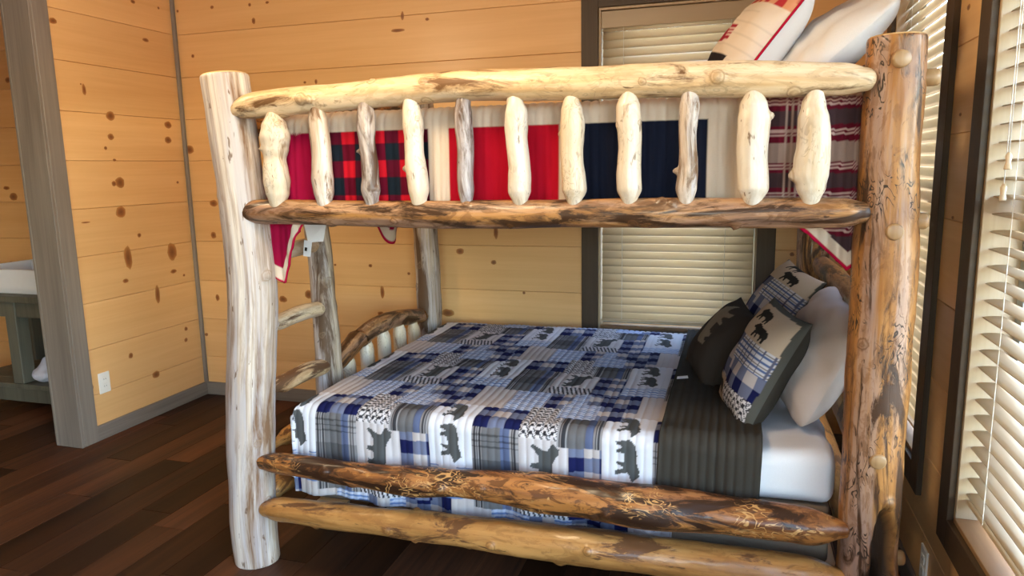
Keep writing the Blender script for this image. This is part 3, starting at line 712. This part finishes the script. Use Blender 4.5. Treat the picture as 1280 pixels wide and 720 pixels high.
o = soft_box('mattress', -1.49, .30, 2.185, 3.60, 1.292, 1.595, .05, M['white_cloth']); tag(o, 'upper bunk mattress hidden under the red patchwork quilt', 'mattress', 'bunk mattresses')
#PART3
# ------------------------------------------------------------------ printed cloth
def L(*c): return np.array(s2l(c))
BEAR_WALK = [(0, .30), (.03, .40), (.10, .47), (.20, .50), (.34, .53), (.50, .52), (.62, .55), (.72, .60), (.80, .58), (.83, .62), (.86, .57), (.92, .50), (1.0, .42), (.99, .37), (.90, .36), (.84, .33), (.80, .28),
             (.82, .16), (.86, .04), (.85, 0), (.76, 0), (.74, .06), (.70, .17), (.66, .20), (.62, .10), (.60, .03), (.53, .02), (.54, .10), (.55, .22), (.44, .22), (.34, .21), (.30, .12), (.33, .03), (.24, .01), (.22, .09), (.18, .17),
             (.12, .10), (.14, .02), (.05, 0), (.04, .10), (.03, .2)]
BEAR_UP = [(0, .22), (.02, .36), (.10, .46), (.25, .50), (.42, .50), (.55, .50), (.66, .55), (.74, .60), (.80, .66), (.86, .64), (.90, .68), (.93, .62), (1.0, .55), (.98, .48), (.90, .44), (.84, .38), (.86, .28), (.93, .16), (.97, .06), (.93, .02),
           (.84, .10), (.72, .20), (.60, .20), (.56, .12), (.58, .03), (.48, 0), (.46, .10), (.44, .20), (.32, .20), (.26, .12), (.28, .02), (.17, 0), (.15, .10), (.10, .12), (.10, .02), (.01, 0), (0, .12)]
def inpoly(px, py, poly):
    r = np.zeros(px.shape, bool); k = len(poly)
    for i in range(k):
        x0, y0 = poly[i]; x1, y1 = poly[(i+1) % k]
        if y0 == y1: continue
        c = ((y0 > py) != (y1 > py)) & (px < (x1-x0)*(py-y0)/(y1-y0)+x0)
        r ^= c
    return r
WHITE, CREAM, BEARC = L(212, 214, 224), L(188, 180, 180), L(80, 82, 84)
NAVY, BLUE, LBLUE, GREY, DGREY, MIDB = L(26, 30, 74), L(104, 113, 146), L(124, 148, 192), L(118, 118, 124), L(66, 66, 68), L(88, 100, 140)
def sel(col, m, c): col[m] = c
def gingham(a, b_, wd):   # a,b in metres inside the patch
    i = np.floor(a/wd).astype(int) % 2; j = np.floor(b_/wd).astype(int) % 2
    c = np.empty(a.shape+(3,)); c[:] = BLUE*.75+GREY*.25
    c[(i == 0) & (j == 0)] = NAVY; c[(i == 1) & (j == 1)] = CREAM*1.02
    return c
def bluewave(a, b_):
    c = np.empty(a.shape+(3,)); c[:] = L(196, 204, 224)
    c[(b_ % .016) < .0062] = L(112, 136, 186); c[((a % .027) < .008)] *= .85
    return c
def bluestripe(a, b_):
    c = np.empty(a.shape+(3,)); c[:] = L(205, 212, 226)
    c[(b_ % .027) < .008] = L(100, 130, 184); c[((b_+.012) % .027) < .0035] = L(150, 170, 215)
    return c
def hound(a, b_, s=.024):
    i = np.floor(a/s*2).astype(int); j = np.floor(b_/s*2).astype(int); fa, fb = (a/s*2) % 1, (b_/s*2) % 1
    d = ((i+j) % 2 == 0) ^ (((i % 2) == 0) & ((fa+fb) % 1 < .38))
    c = np.empty(a.shape+(3,)); c[:] = L(214, 212, 218); c[d] = L(52, 52, 58)
    return c
def teeth(a, b_):
    c = np.empty(a.shape+(3,)); c[:] = L(200, 198, 205); c[((a+b_*.3) % .017) < .008] = L(56, 58, 66)
    return c
def darkplaid(a, b_, w_, h_):
    c = np.empty(a.shape+(3,)); c[:] = L(150, 148, 152)
    m = (a > w_*.22) & (a < w_*.62); c[m] = L(104, 104, 108)
    m = (a > w_*.62) & (a < w_*.80); c[m] = L(90, 101, 134)
    m = (b_ > h_*.30) & (b_ < h_*.62); c[m] *= .62
    for q in (.06, .12, .17, .86, .92): c[np.abs(a-w_*q) < .0028] = L(60, 60, 66)
    for q in (.78, .85, .92): c[np.abs(b_-h_*q) < .0028] = c[np.abs(b_-h_*q) < .0028]*.5
    return c
def put_bear(col, u, v, cu, cv, ln, poly, up, head, colr=BEARC, ht=None):
    """bear lying along v: head toward +v (head=1) or -v, back toward +u (up=1)"""
    a = head*(v-cv)/ln+.5; b_ = up*(u-cu)/(ln if ht is None else ht)+.30
    m = (np.abs(a-.5) < .6) & (np.abs(b_-.3) < .6)
    if m.any():
        mm = np.zeros(m.shape, bool); mm[m] = inpoly(a[m], b_[m], poly); col[mm] = colr
def bear_quilt(u, v):
    PU, PV = .605, .64
    du = (u+.985) % PU; dv = (v-2.55) % PV
    col = np.empty(u.shape+(3,)); col[:] = CREAM
    def rect(u0, u1, v0, v1, fn):
        uu = (du-u0) % PU; vv = (dv-v0) % PV
        m = (uu < u1-u0) & (vv < v1-v0)
        if m.any():
            r = fn(uu[m], vv[m]); col[m] = r
    rect(.085, .24, .41, .64, lambda a, b_: np.broadcast_to(CREAM, a.shape+(3,)))
    rect(0, .16, 0, .11, bluestripe)
    rect(0, .16, .11, .41, lambda a, b_: np.broadcast_to(WHITE, a.shape+(3,)))
    rect(.505, .69, .36, .50, lambda a, b_: gingham(a, b_, .047))
    rect(.505, .69, .50, .64, lambda a, b_: gingham(a+.047, b_, .047)*.9)
    rect(.16, .325, -.03, .26, lambda a, b_: darkplaid(a, b_, .165, .29))
    rect(.16, .325, .26, .40, lambda a, b_: gingham(a, b_, .055))
    rect(.225, .36, .40, .61, bluewave)
    rect(.325, .495, -.03, .05, teeth)
    rect(.325, .495, .05, .24, lambda a, b_: np.broadcast_to(L(198, 193, 197), a.shape+(3,)))
    rect(.325, .455, .24, .44, hound)
    rect(.455, .605, .22, .36, lambda a, b_: darkplaid(a, b_, .15, .30)*.95)
    rect(.36, .45, .44, .61, lambda a, b_: gingham(a, b_, .045))
    rect(.45, .505, .36, .61, bluewave); rect(.43, .56, .36, .50, bluewave)
    rect(.495, .605, -.03, .22, lambda a, b_: gingham(a, b_+.03, .050 if True else 0))
    # bears, one tile at a time
    for iu in range(-3, 4):
        for iv in range(-3, 4):
            ou, ov = -.985+iu*PU, 2.55+iv*PV
            if ou > u.max()+.7 or ou < u.min()-1.3 or ov > v.max()+.7 or ov < v.min()-1.3: continue
            put_bear(col, u, v, ou+.080, ov+.335, .130, BEAR_WALK, 1, -1, ht=.125)
            put_bear(col, u, v, ou+.082, ov+.195, .135, BEAR_WALK, 1, -1, ht=.13)
            put_bear(col, u, v, ou+.410, ov+.145, .165, BEAR_UP, 1, 1, ht=.150)
    return col
def sheetmesh(name, X, Yv, Z, col, mat, parent=None, thick=.0):
    nu, nv = X.shape
    co = np.stack([X, Yv, Z], -1).reshape(-1, 3).astype(np.float32)
    idx = np.arange(nu*nv).reshape(nu, nv)
    q = np.stack([idx[:-1, :-1], idx[1:, :-1], idx[1:, 1:], idx[:-1, 1:]], -1).reshape(-1, 4)
    me = bpy.data.meshes.new(name); nq = len(q)
    me.vertices.add(len(co)); me.vertices.foreach_set('co', co.ravel())
    me.loops.add(nq*4); me.loops.foreach_set('vertex_index', q.ravel().astype(np.int32))
    me.polygons.add(nq); me.polygons.foreach_set('loop_start', np.arange(0, nq*4, 4, dtype=np.int32))
    me.update(calc_edges=True); me.polygons.foreach_set('use_smooth', np.ones(nq, bool))
    if col is not None:
        at = me.attributes.new('col', 'FLOAT_COLOR', 'POINT'); c4 = np.ones((nu*nv, 4), np.float32); c4[:, :3] = col.reshape(-1, 3); at.data.foreach_set('color', c4.ravel())
    o = link(name, me, parent, mat)
    if thick:
        md = o.modifiers.new('thickness', 'SOLIDIFY'); md.thickness = thick; md.offset = -1
    return o
def fold(s, edge, r, zt):
    """profile of cloth lying flat (s >= edge+r), turning down over an edge; s = run along the cloth. -> (position, z, outward amount)"""
    arc = math.pi*r/2; s0 = edge+r; p = np.where(s >= s0, s, edge); z = np.full(s.shape, zt, float)
    th = np.clip((s0-s)/r, 0, math.pi/2)
    p = np.where(s >= s0, s, s0-r*np.sin(th)); z = zt-r*(1-np.cos(th)); z = np.where(s < s0-arc, zt-r-(s0-arc-s), z)
    nz = np.cos(th); ny = -np.sin(th)
    return p, z, ny, nz
def vnoise(a, b_, seed, sc_):
    """cheap smooth waves"""
    r = np.zeros(np.broadcast(a, b_).shape); rg = random.Random(seed)
    for k in range(7):
        fa, fb, ph = rg.uniform(-1, 1)*sc_, rg.uniform(-1, 1)*sc_, rg.uniform(0, 6.28)
        r = r+np.sin(a*fa+b_*fb+ph)/7
    return r
def lay(name, u0, u1, vb, v1, ng, edge, zt, r, colfn, mat, chan, chdep, seed, parent=None, ufold=None, wave=.006, thick=.008, extra=None):
    """quilt over the front edge of a mattress; u along x, v runs over the edge"""
    U = np.linspace(u0, u1, int((u1-u0)/ng)+1); T = np.linspace(0, 1, int((v1-vb(u0))/ng)+1)
    UU, TT = np.meshgrid(U, T, indexing='ij'); VB = vb(UU); VV = VB+(v1-VB)*TT
    p, z, ny, nz = fold(VV, edge, r, zt)
    X = UU.copy(); nx = np.zeros_like(X)
    hang = np.clip((edge-VV)/.3, 0, 1)
    d = chdep*(np.abs(np.sin(math.pi*UU/chan))**.36)+vnoise(UU, VV, seed, 26)*wave+vnoise(UU, VV, seed+1, 70)*wave*.35
    p = p+ny*d+ny*hang*(.010*np.sin(UU*21+1)+.008*np.sin(UU*47)); z = z+nz*d
    if ufold is not None:      # foot edge: turn down too
        ue, ur = ufold
        x2, z2, n2x, n2z = fold(UU, ue, ur, 0.0)
        X = x2; z = np.minimum(z, zt+z2+d*n2z) if True else z
        z = np.where(z2 < -ur, np.minimum(z, zt+z2), z)
    if extra: X, p, z = extra(UU, VV, X, p, z)
    return sheetmesh(name, X, p, z, colfn(UU, VV) if colfn else None, mat, parent, thick)

# lower bunk: bear patchwork quilt
ZT = .606
q1 = lay('patchwork_quilt', -1.62, -.16, lambda u: 1.855-.028*(u+1.5), 3.62, .0036, 2.170, ZT, .045, bear_quilt, M['print'], .0275, .0052, 5, ufold=(-1.525, .04))
tag(q1, 'blue and grey bear patchwork quilt spread over the lower bunk', 'quilt')
# charcoal pleated turn-back
def pleat(u, v): return None
def slant(U, V, X, p, z):
    return X+np.clip((2.20-V), 0, .4)*-.02, p, z
q2 = lay('folded_quilt', -.200, .105, lambda u: 1.90+0*u, 3.60, .0045, 2.162, ZT+.020, .055, None, M['charcoal'], .027, .009, 9, wave=.006, thick=.010, extra=slant)
tag(q2, 'charcoal pleated quilt end folded back near the lower bunk pillows', 'quilt')
# white tags hanging from the bear quilt
tg = onZ(853, 473, ZT+.036)
mesh('sewn_tag', [tg+Vector(q) for q in ((-.02, -.012, 0), (.022, -.006, .004), (.018, .02, .006), (-.02, .012, .002), (-.02, -.012, .001), (.022, -.006, .005), (.018, .02, .007), (-.02, .012, .003))],
     [(3, 2, 1, 0), (4, 5, 6, 7), (0, 1, 5, 4), (1, 2, 6, 5), (2, 3, 7, 6), (3, 0, 4, 7)], M['label_white'], q2)
lt = mesh('sewn_tag', [(-1.545, 2.150, .40), (-1.500, 2.148, .395), (-1.505, 2.146, .375), (-1.550, 2.148, .382), (-1.545, 2.1508, .40), (-1.500, 2.1488, .395), (-1.505, 2.1468, .375), (-1.550, 2.1488, .382)],
     [(0, 1, 2, 3), (7, 6, 5, 4), (0, 4, 5, 1), (1, 5, 6, 2), (2, 6, 7, 3), (3, 7, 4, 0)], M['label_white'], q1)
mesh('sewn_tag', [(-1.528, 2.143, .375), (-1.500, 2.141, .385), (-1.512, 2.139, .338), (-1.545, 2.141, .345), (-1.528, 2.1438, .375), (-1.500, 2.1418, .385), (-1.512, 2.1398, .338), (-1.545, 2.1418, .345)],
     [(0, 1, 2, 3), (7, 6, 5, 4), (0, 4, 5, 1), (1, 5, 6, 2), (2, 6, 7, 3), (3, 7, 4, 0)], M['label_white'], q1)

# upper bunk: red, navy and cream patchwork quilt
RED, MAG, CRM, NAV2, BURG = L(168, 16, 38), L(152, 17, 60), L(214, 196, 178), L(24, 28, 44), L(116, 28, 48)
def ux(px, py=200): return onY(px, py, 2.15).x
UB = [ux(p) for p in (412, 537, 563, 699, 884, 917)]
ZTU = 1.635
def vz(px, py): return onY(px, py, 2.15).z
V_BAND = 2.158+.045-math.pi*.045/2-(ZTU-.045-vz(480, 166))      # lower edge of the cream band, as run along the cloth
def red_quilt(u, v):
    col = np.empty(u.shape+(3,)); col[:] = CRM
    body = v < V_BAND
    col[body & (u < UB[0])] = MAG
    m = body & (u >= UB[0]) & (u < UB[1])
    a, b_ = u-UB[0], v
    i = np.floor(a/.052).astype(int) % 2; j = np.floor(b_/.056).astype(int) % 2
    c = np.empty(u.shape+(3,)); c[:] = L(96, 16, 40); c[(i == 1) & (j == 1)] = L(196, 26, 44); c[(i == 0) & (j == 0)] = L(26, 36, 48); c[(i == 0) & (j == 1)] = L(88, 18, 40)
    col[m] = c[m]
    col[body & (u >= UB[2]) & (u < UB[3])] = RED
    col[body & (u >= UB[3]+.055) & (u < UB[4])] = NAV2
    m = (u >= UB[5]+.03) & (v < V_BAND+.05)
    a, b_ = (u-UB[5]) % .19, v % .17
    c = np.empty(u.shape+(3,)); c[:] = BURG
    k = (b_ > .115); c[k] = L(176, 150, 140); k = (b_ > .045) & (b_ < .085); c[k] = L(82, 62, 66); c[(a > .05) & (a < .12)] *= .72
    for q in (.018, .03, .135, .15, .165): c[np.abs(a-q) < .003] = L(196, 170, 160)
    for q in (.02, .03, .098, .108): c[np.abs(b_-q) < .0025] = L(196, 165, 158)
    col[m] = c[m]
    # top of the bed: patches that carry on over it
    t = v > np.where(u > -.75, 2.212, 2.30)
    i = np.floor((u+1.5)/.30).astype(int); j = np.floor((v-2.30)/.30).astype(int); s = (i*3+j*5) % 5
    for k, cc in enumerate((RED, NAV2, CRM, BURG, L(190, 168, 150))): col[t & (s == k)] = cc
    # bound border at the hem: cream, then a red binding
    hem = v-VBU(u); ends = (u < -1.40) | (u > .15)
    col[(hem < .052) & ends] = CRM*.97; col[hem < .010] = L(176, 18, 60)
    ft = u+1.80
    return col
def VBU(u):   # hem of the front drop: short behind the rail, dipping at both ends
    return np.interp(u, [-1.62, -1.575, -1.505, -1.445, -1.40, .16, .20, .30, .33], [1.66, 1.635, 1.595, 1.745, 1.815, 1.815, 1.785, 1.690, 1.71])
def upper_extra(U, V, X, p, z):
    return X, p, z
q3 = lay('patchwork_quilt', -1.548, .315, VBU, 3.62, .005, 2.152, ZTU, .045, red_quilt, M['print'], .028, .0085, 15, wave=.004, thick=.008)
tag(q3, 'red navy and cream patchwork quilt over the upper bunk mattress', 'quilt')
# foot drop of the same quilt, seen under the guard rail
Yf = np.linspace(2.24, 3.60, 160); Tf = np.linspace(0, 1, 60); YY, TT = np.meshgrid(Yf, Tf, indexing='ij')
hemz = 1.30-.20*np.exp(-((YY-3.08)/.16)**2)-.06*np.exp(-((YY-3.55)/.05)**2); ZZ = hemz+(1.62-hemz)*TT
XX = -1.556+.010*np.sin(YY*17)+.006*np.sin(YY*39)
cc = np.empty(YY.shape+(3,)); cc[:] = MAG; h_ = ZZ-hemz; cc[h_ < .07] = CRM; cc[h_ < .010] = L(176, 18, 60)
sheetmesh('foot_drop', XX, YY, ZZ, cc, M['print'], q3, .006)
c1 = onY(394, 297, 2.42); 
def quad_tag(name, P, par, off, mat):
    V = [Vector(p) for p in P]+[Vector(p)+Vector(off) for p in P]
    return mesh(name, V, [(0, 1, 2, 3), (7, 6, 5, 4), (0, 4, 5, 1), (1, 5, 6, 2), (2, 6, 7, 3), (3, 7, 4, 0)], mat, par)
quad_tag('care_label', [onY(379, 276, 2.40), onY(408, 278, 2.42), onY(404, 302, 2.42), onY(385, 303, 2.40)], q3, (0, .0012, 0), M['label_white'])
lb = quad_tag('care_label', [onY(380, 300, 2.395), onY(390, 302, 2.395), onY(388, 321, 2.395), onY(379, 320, 2.395)], q3, (0, .0012, 0), M['label_white'])
quad_tag('label_print', [onY(381, 309, 2.393), onY(384, 309.5, 2.393), onY(383.5, 314, 2.393), onY(380.5, 313.5, 2.393)], lb, (0, .0006, 0), M['dark_hole'])

# ------------------------------------------------------------------ pillows
def pillow(name, c, nrm, up, wd, ht, th, mat, label, colfn=None, sidemat=None, seed=1, pipe=None, flange=0.0, res=(70, 60), sag=.0, group=None, puff=.62, wr=.01, corner=0.0):
    """cushion facing nrm; up is the direction of its top edge"""
    c = Vector(c); n_ = Vector(nrm).normalized(); u_ = Vector(up); u_ = (u_-n_*u_.dot(n_)).normalized(); r_ = u_.cross(n_)
    root = empty(name, c) if pipe else None
    nu, nv = res; S = np.linspace(-1, 1, nu); T = np.linspace(-1, 1, nv); A, B = np.meshgrid(S, T, indexing='ij')
    # corners pulled out, sides drawn in
    ax = wd/2*(A*(1-.07*(1-B**2)*np.abs(A)**2)); by = ht/2*(B*(1-.07*(1-A**2)*np.abs(B)**2))
    ax = ax*(1-corner*np.abs(B)**5); by = by*(1-corner*np.abs(A)**5)
    body = np.clip((1-np.abs(A)**2.6), 0, 1)**puff*np.clip((1-np.abs(B)**2.6), 0, 1)**puff
    w_ = vnoise(ax, by, seed, 40)*wr+vnoise(ax, by, seed+3, 95)*wr*.35
    hh = th/2*body+(w_*np.minimum(1, body*2.5))
    hb = -th/2*body+(vnoise(ax, by, seed+9, 40)*wr*np.minimum(1, body*2.5))
    by = by-sag*(1-B)*.5*0
    def wld(a, b_, h): return np.stack([c[i]+r_[i]*a+u_[i]*b_+n_[i]*h for i in range(3)], -1)
    F1 = wld(ax, by, hh+.0008).reshape(-1, 3); F2 = wld(ax, by, hb-.0008).reshape(-1, 3)
    idx = np.arange(nu*nv).reshape(nu, nv)
    q = np.stack([idx[:-1, :-1], idx[1:, :-1], idx[1:, 1:], idx[:-1, 1:]], -1).reshape(-1, 4)
    ring = list(idx[:, 0])+list(idx[-1, 1:])+list(idx[-2::-1, -1])+list(idx[0, -2:0:-1])
    k = nu*nv; m_ = len(ring)
    faces = q.tolist()+(q[:, ::-1]+k).tolist()+[(ring[(i+1) % m_], ring[i], ring[i]+k, ring[(i+1) % m_]+k) for i in range(m_)]
    me = bpy.data.meshes.new(name); me.from_pydata(np.concatenate([F1, F2]).tolist(), [], faces); me.update()
    me.polygons.foreach_set('use_smooth', [True]*len(faces))
    mats = [mat, sidemat or mat]
    me.polygons.foreach_set('material_index', [0]*len(q)+[1]*(len(faces)-len(q)))
    if colfn:
        cc = np.zeros((2*k, 4), np.float32); cc[:, 3] = 1; cc[:k, :3] = colfn(ax, by).reshape(-1, 3)
        at = me.attributes.new('col', 'FLOAT_COLOR', 'POINT'); at.data.foreach_set('color', cc.ravel())
    o = link('cover' if root else name, me, root, mats)
    if pipe:
        P = [Vector(F1[i]) for i in ring]; P = [p+(p-c).normalized()*.002 for p in P]; P.append(P[0])
        V, F = tube_vf(P, .004, 6, False); mesh('piping', V, F, pipe, root, True)
    tag(root or o, label, 'pillow', group)
    return root or o
def patch_pillow(flip):
    def fn(a, b_):
        # a across, b up
        col = np.empty(a.shape+(3,)); col[:] = s2l((84, 84, 80))
        a = a*flip
        inn = (np.abs(a) < .158) & (np.abs(b_) < .185)
        c = np.empty(a.shape+(3,)); c[:] = L(196, 178, 158)
        put_bear(c, b_, a, .150, -.035, .115, BEAR_WALK, 1, -1, L(50, 48, 46), .078)
        put_bear(c, b_, a, .098, .030, .125, BEAR_WALK, 1, -1, L(50, 48, 46), .085)
        m = (b_ < .065) & (b_ > -.02); c[m] = L(206, 206, 214); c[m & ((b_ % .022) < .007)] = L(84, 104, 152); c[m & (((b_+.011) % .022) < .0035)] = L(120, 112, 108); c[m & ((a % .030) < .005)] = L(96, 100, 122)
        m = (b_ <= -.02) & (b_ > -.105); g = gingham(a+.2, b_+.105, .0425); c[m] = g[m]
        m = (a < -.05) & (b_ < .065) & (b_ > -.10); g = gingham(a+.26, b_+.2, .055); c[m] = g[m]*.8
        m = (b_ <= -.105); g = hound(a, b_, .024); c[m] = g[m]
        m = (b_ <= -.10) & (a < -.03); c[m] = L(182, 164, 146)
        put_bear(c, b_, a, -.14, -.095, .11, BEAR_WALK, 1, -1, L(62, 60, 58), .1)
        col[inn] = c[inn]
        return col
    return fn
W1 = pillow('bed_pillow', onY(1022, 440, 2.56), (-.88, -.10, .42), (.40, .0, .90), .56, .44, .19, M['beige_cloth'], 'pale beige pillow leaning on the log headboard behind the nearest bear pillow', seed=3, corner=.13, wr=.016)
W2 = pillow('bed_pillow', onY(1040, 415, 3.10), (-.88, -.05, .45), (.42, 0, .9), .56, .44, .16, M['beige_cloth'], 'pale beige pillow at the far side of the lower bunk headboard', seed=7, corner=.13, wr=.016)
B1 = pillow('throw_pillow', onY(951, 455, 2.48), (-.86, -.26, .44), (.42, .06, .90), .36, .42, .16, M['print'], 'bear patchwork throw pillow nearest the front with charcoal sides', patch_pillow(1), M['charcoal'], 11, res=(110, 110))
B2 = pillow('throw_pillow', onY(974, 378, 3.04), (-.72, -.36, .60), (.52, .06, .85), .34, .33, .14, M['print'], 'bear patchwork throw pillow tucked at the back beside the window', patch_pillow(1), M['charcoal'], 13, res=(100, 100))
def dark_pillow(a, b_):
    col = np.empty(a.shape+(3,)); col[:] = s2l((62, 55, 50))
    put_bear(col, -a, b_, .02, .045, .20, BEAR_WALK, 1, 1, L(132, 120, 104), .20)
    return col
B3 = pillow('throw_pillow', onY(905, 430, 2.84), (-.74, -.30, .60), (.58, .04, .81), .34, .34, .17, M['print'], 'dark brown throw pillow with one pale bear on its face', dark_pillow, M['charcoal_brown'], 17, res=(90, 90))
def sham(a, b_):
    col = np.empty(a.shape+(3,)); col[:] = L(214, 200, 188)
    m = (a < -.12); col[m] = L(206, 160, 96); col[m & ((b_ % .03) < .010)] = L(150, 40, 40)
    col[(np.abs(b_ % .04) < .004)] *= .86
    m = (b_ > -.03) & (b_ < .03) & (a > -.10) & (a < .10); col[m] = L(150, 34, 56); col[m & (a > .02) & ((b_ % .014) < .006)] = L(214, 190, 186)
    col[(b_ < -.07) & (a < .17)] = L(40, 36, 42)
    m = (b_ > .12); col[m] = L(206, 150, 120); col[m & (np.floor(a/.03) % 2 == 0)] = L(168, 50, 58)
    return col
P1 = pillow('pillow_sham', onY(938, 64, 2.60), (-.78, -.20, .60), (.64, .0, .77), .50, .46, .20, M['print'], 'red piped patchwork pillow sham leaning at the head of the upper bunk', sham, M['white_cloth'], 23, M['red_pipe'], res=(90, 80))
P2 = pillow('bed_pillow', onY(1028, 64, 2.56), (-.66, -.16, .74), (.77, .0, .64), .56, .44, .17, M['white_cloth'], 'white pillow on the upper bunk against the log headboard', seed=29, corner=.13, wr=.016)

# ------------------------------------------------------------------ washroom stand seen past the left wall
van = empty('washstand', (-4.35, 3.47, 0)); tag(van, 'grey green wooden washstand with an open lower shelf', 'washstand')
vx0, vx1, vy0, vy1 = -4.75, -3.60, 3.20, 3.77
box('top', vx0, vx1, vy0-.02, vy1, .695, .735, M['vanity'], van, .004)
box('apron', vx0+.05, vx1-.05, vy0+.01, vy0+.03, .60, .695, M['vanity'], van, .002)
for (lx, ly) in ((vx0+.02, vy0), (vx1-.10, vy0), (vx0+.02, vy1-.09), (vx1-.10, vy1-.09)): box('leg', lx, lx+.085, ly, ly+.085, .0, .695, M['vanity'], van, .004)
box('leg', -4.25, -4.165, vy0, vy0+.085, .18, .695, M['vanity'], van, .004)
for k in range(5): box('shelf_board', vx0+.03, vx1-.03, vy0+.005+k*.112, vy0+.112+k*.112, .145, .175, M['vanity'], van, .003)
box('shelf_apron', vx0+.10, vx1-.10, vy0+.012, vy0+.03, .06, .145, M['vanity'], van, .002)
bas = empty('wash_basin', (-4.25, 3.48, .735)); tag(bas, 'white rectangular basin on the washstand top', 'basin')
bm = bmesh.new(); x0, x1, y0, y1, z0, z1 = -4.62, -3.86, 3.26, 3.72, .7352, .885; t_ = .022
box_bm(bm, x0, x1, y0, y1, z0, z0+.03, .004); box_bm(bm, x0, x1, y0, y0+t_, z0+.02, z1, .004); box_bm(bm, x0, x1, y1-t_, y1, z0+.02, z1, .004); box_bm(bm, x0, x0+t_, y0+.01, y1-.01, z0+.02, z1-.0005, .004); box_bm(bm, x1-t_, x1, y0+.01, y1-.01, z0+.02, z1-.0005, .004)
fin(bm, 'bowl', M['ceramic'], bas)
V, F = tube_vf([(-4.25, 3.48, z0+.028), (-4.25, 3.48, z0+.034)], .025, 16); mesh('drain', V, F, M['metal'], bas, True)
bm = bmesh.new(); bmesh.ops.create_icosphere(bm, subdivisions=4, radius=1)
tc_ = onY(60, 475, 3.30)
for v in bm.verts:
    p = v.co.copy(); s = 1+.16*noise.noise(p*2.2)+.06*noise.noise(p*6)
    h = p.z; rr = 1-.35*max(0, h)
    v.co = Vector((tc_.x-.01+p.x*.105*s*rr, 3.32+p.y*.085*s*rr, max(.1765, .225+p.z*.055*s+(.045*max(0, p.z-.55)/.45))))
tw = fin(bm, 'bundled_towel', M['towel'], None, True); tag(tw, 'white towel bundled on the lower washstand shelf', 'towel')

# ------------------------------------------------------------------ outdoors
g = box('ground', -60, 60, -60, 60, -.65, -.5, M['grass']); tag(g, kind='structure')
dk = box('porch_deck', XR+.2, XR+2.6, YF-.5, YB+1.5, -.18, -.08, M['deck']); tag(dk, kind='structure')
for (py_, lab) in ((1.05, 'log porch post outside the near right window'), (3.9, 'log porch post outside the far right window')):
    V, F = tube_vf([(XR+2.3, py_, -.08), (XR+2.3, py_, 1.2), (XR+2.3, py_, 3.0)], [.10, .095, .09], 20)
    o = mesh('porch_post', V, F, M['porch'], None, True); tag(o, lab, 'porch post', 'porch posts')
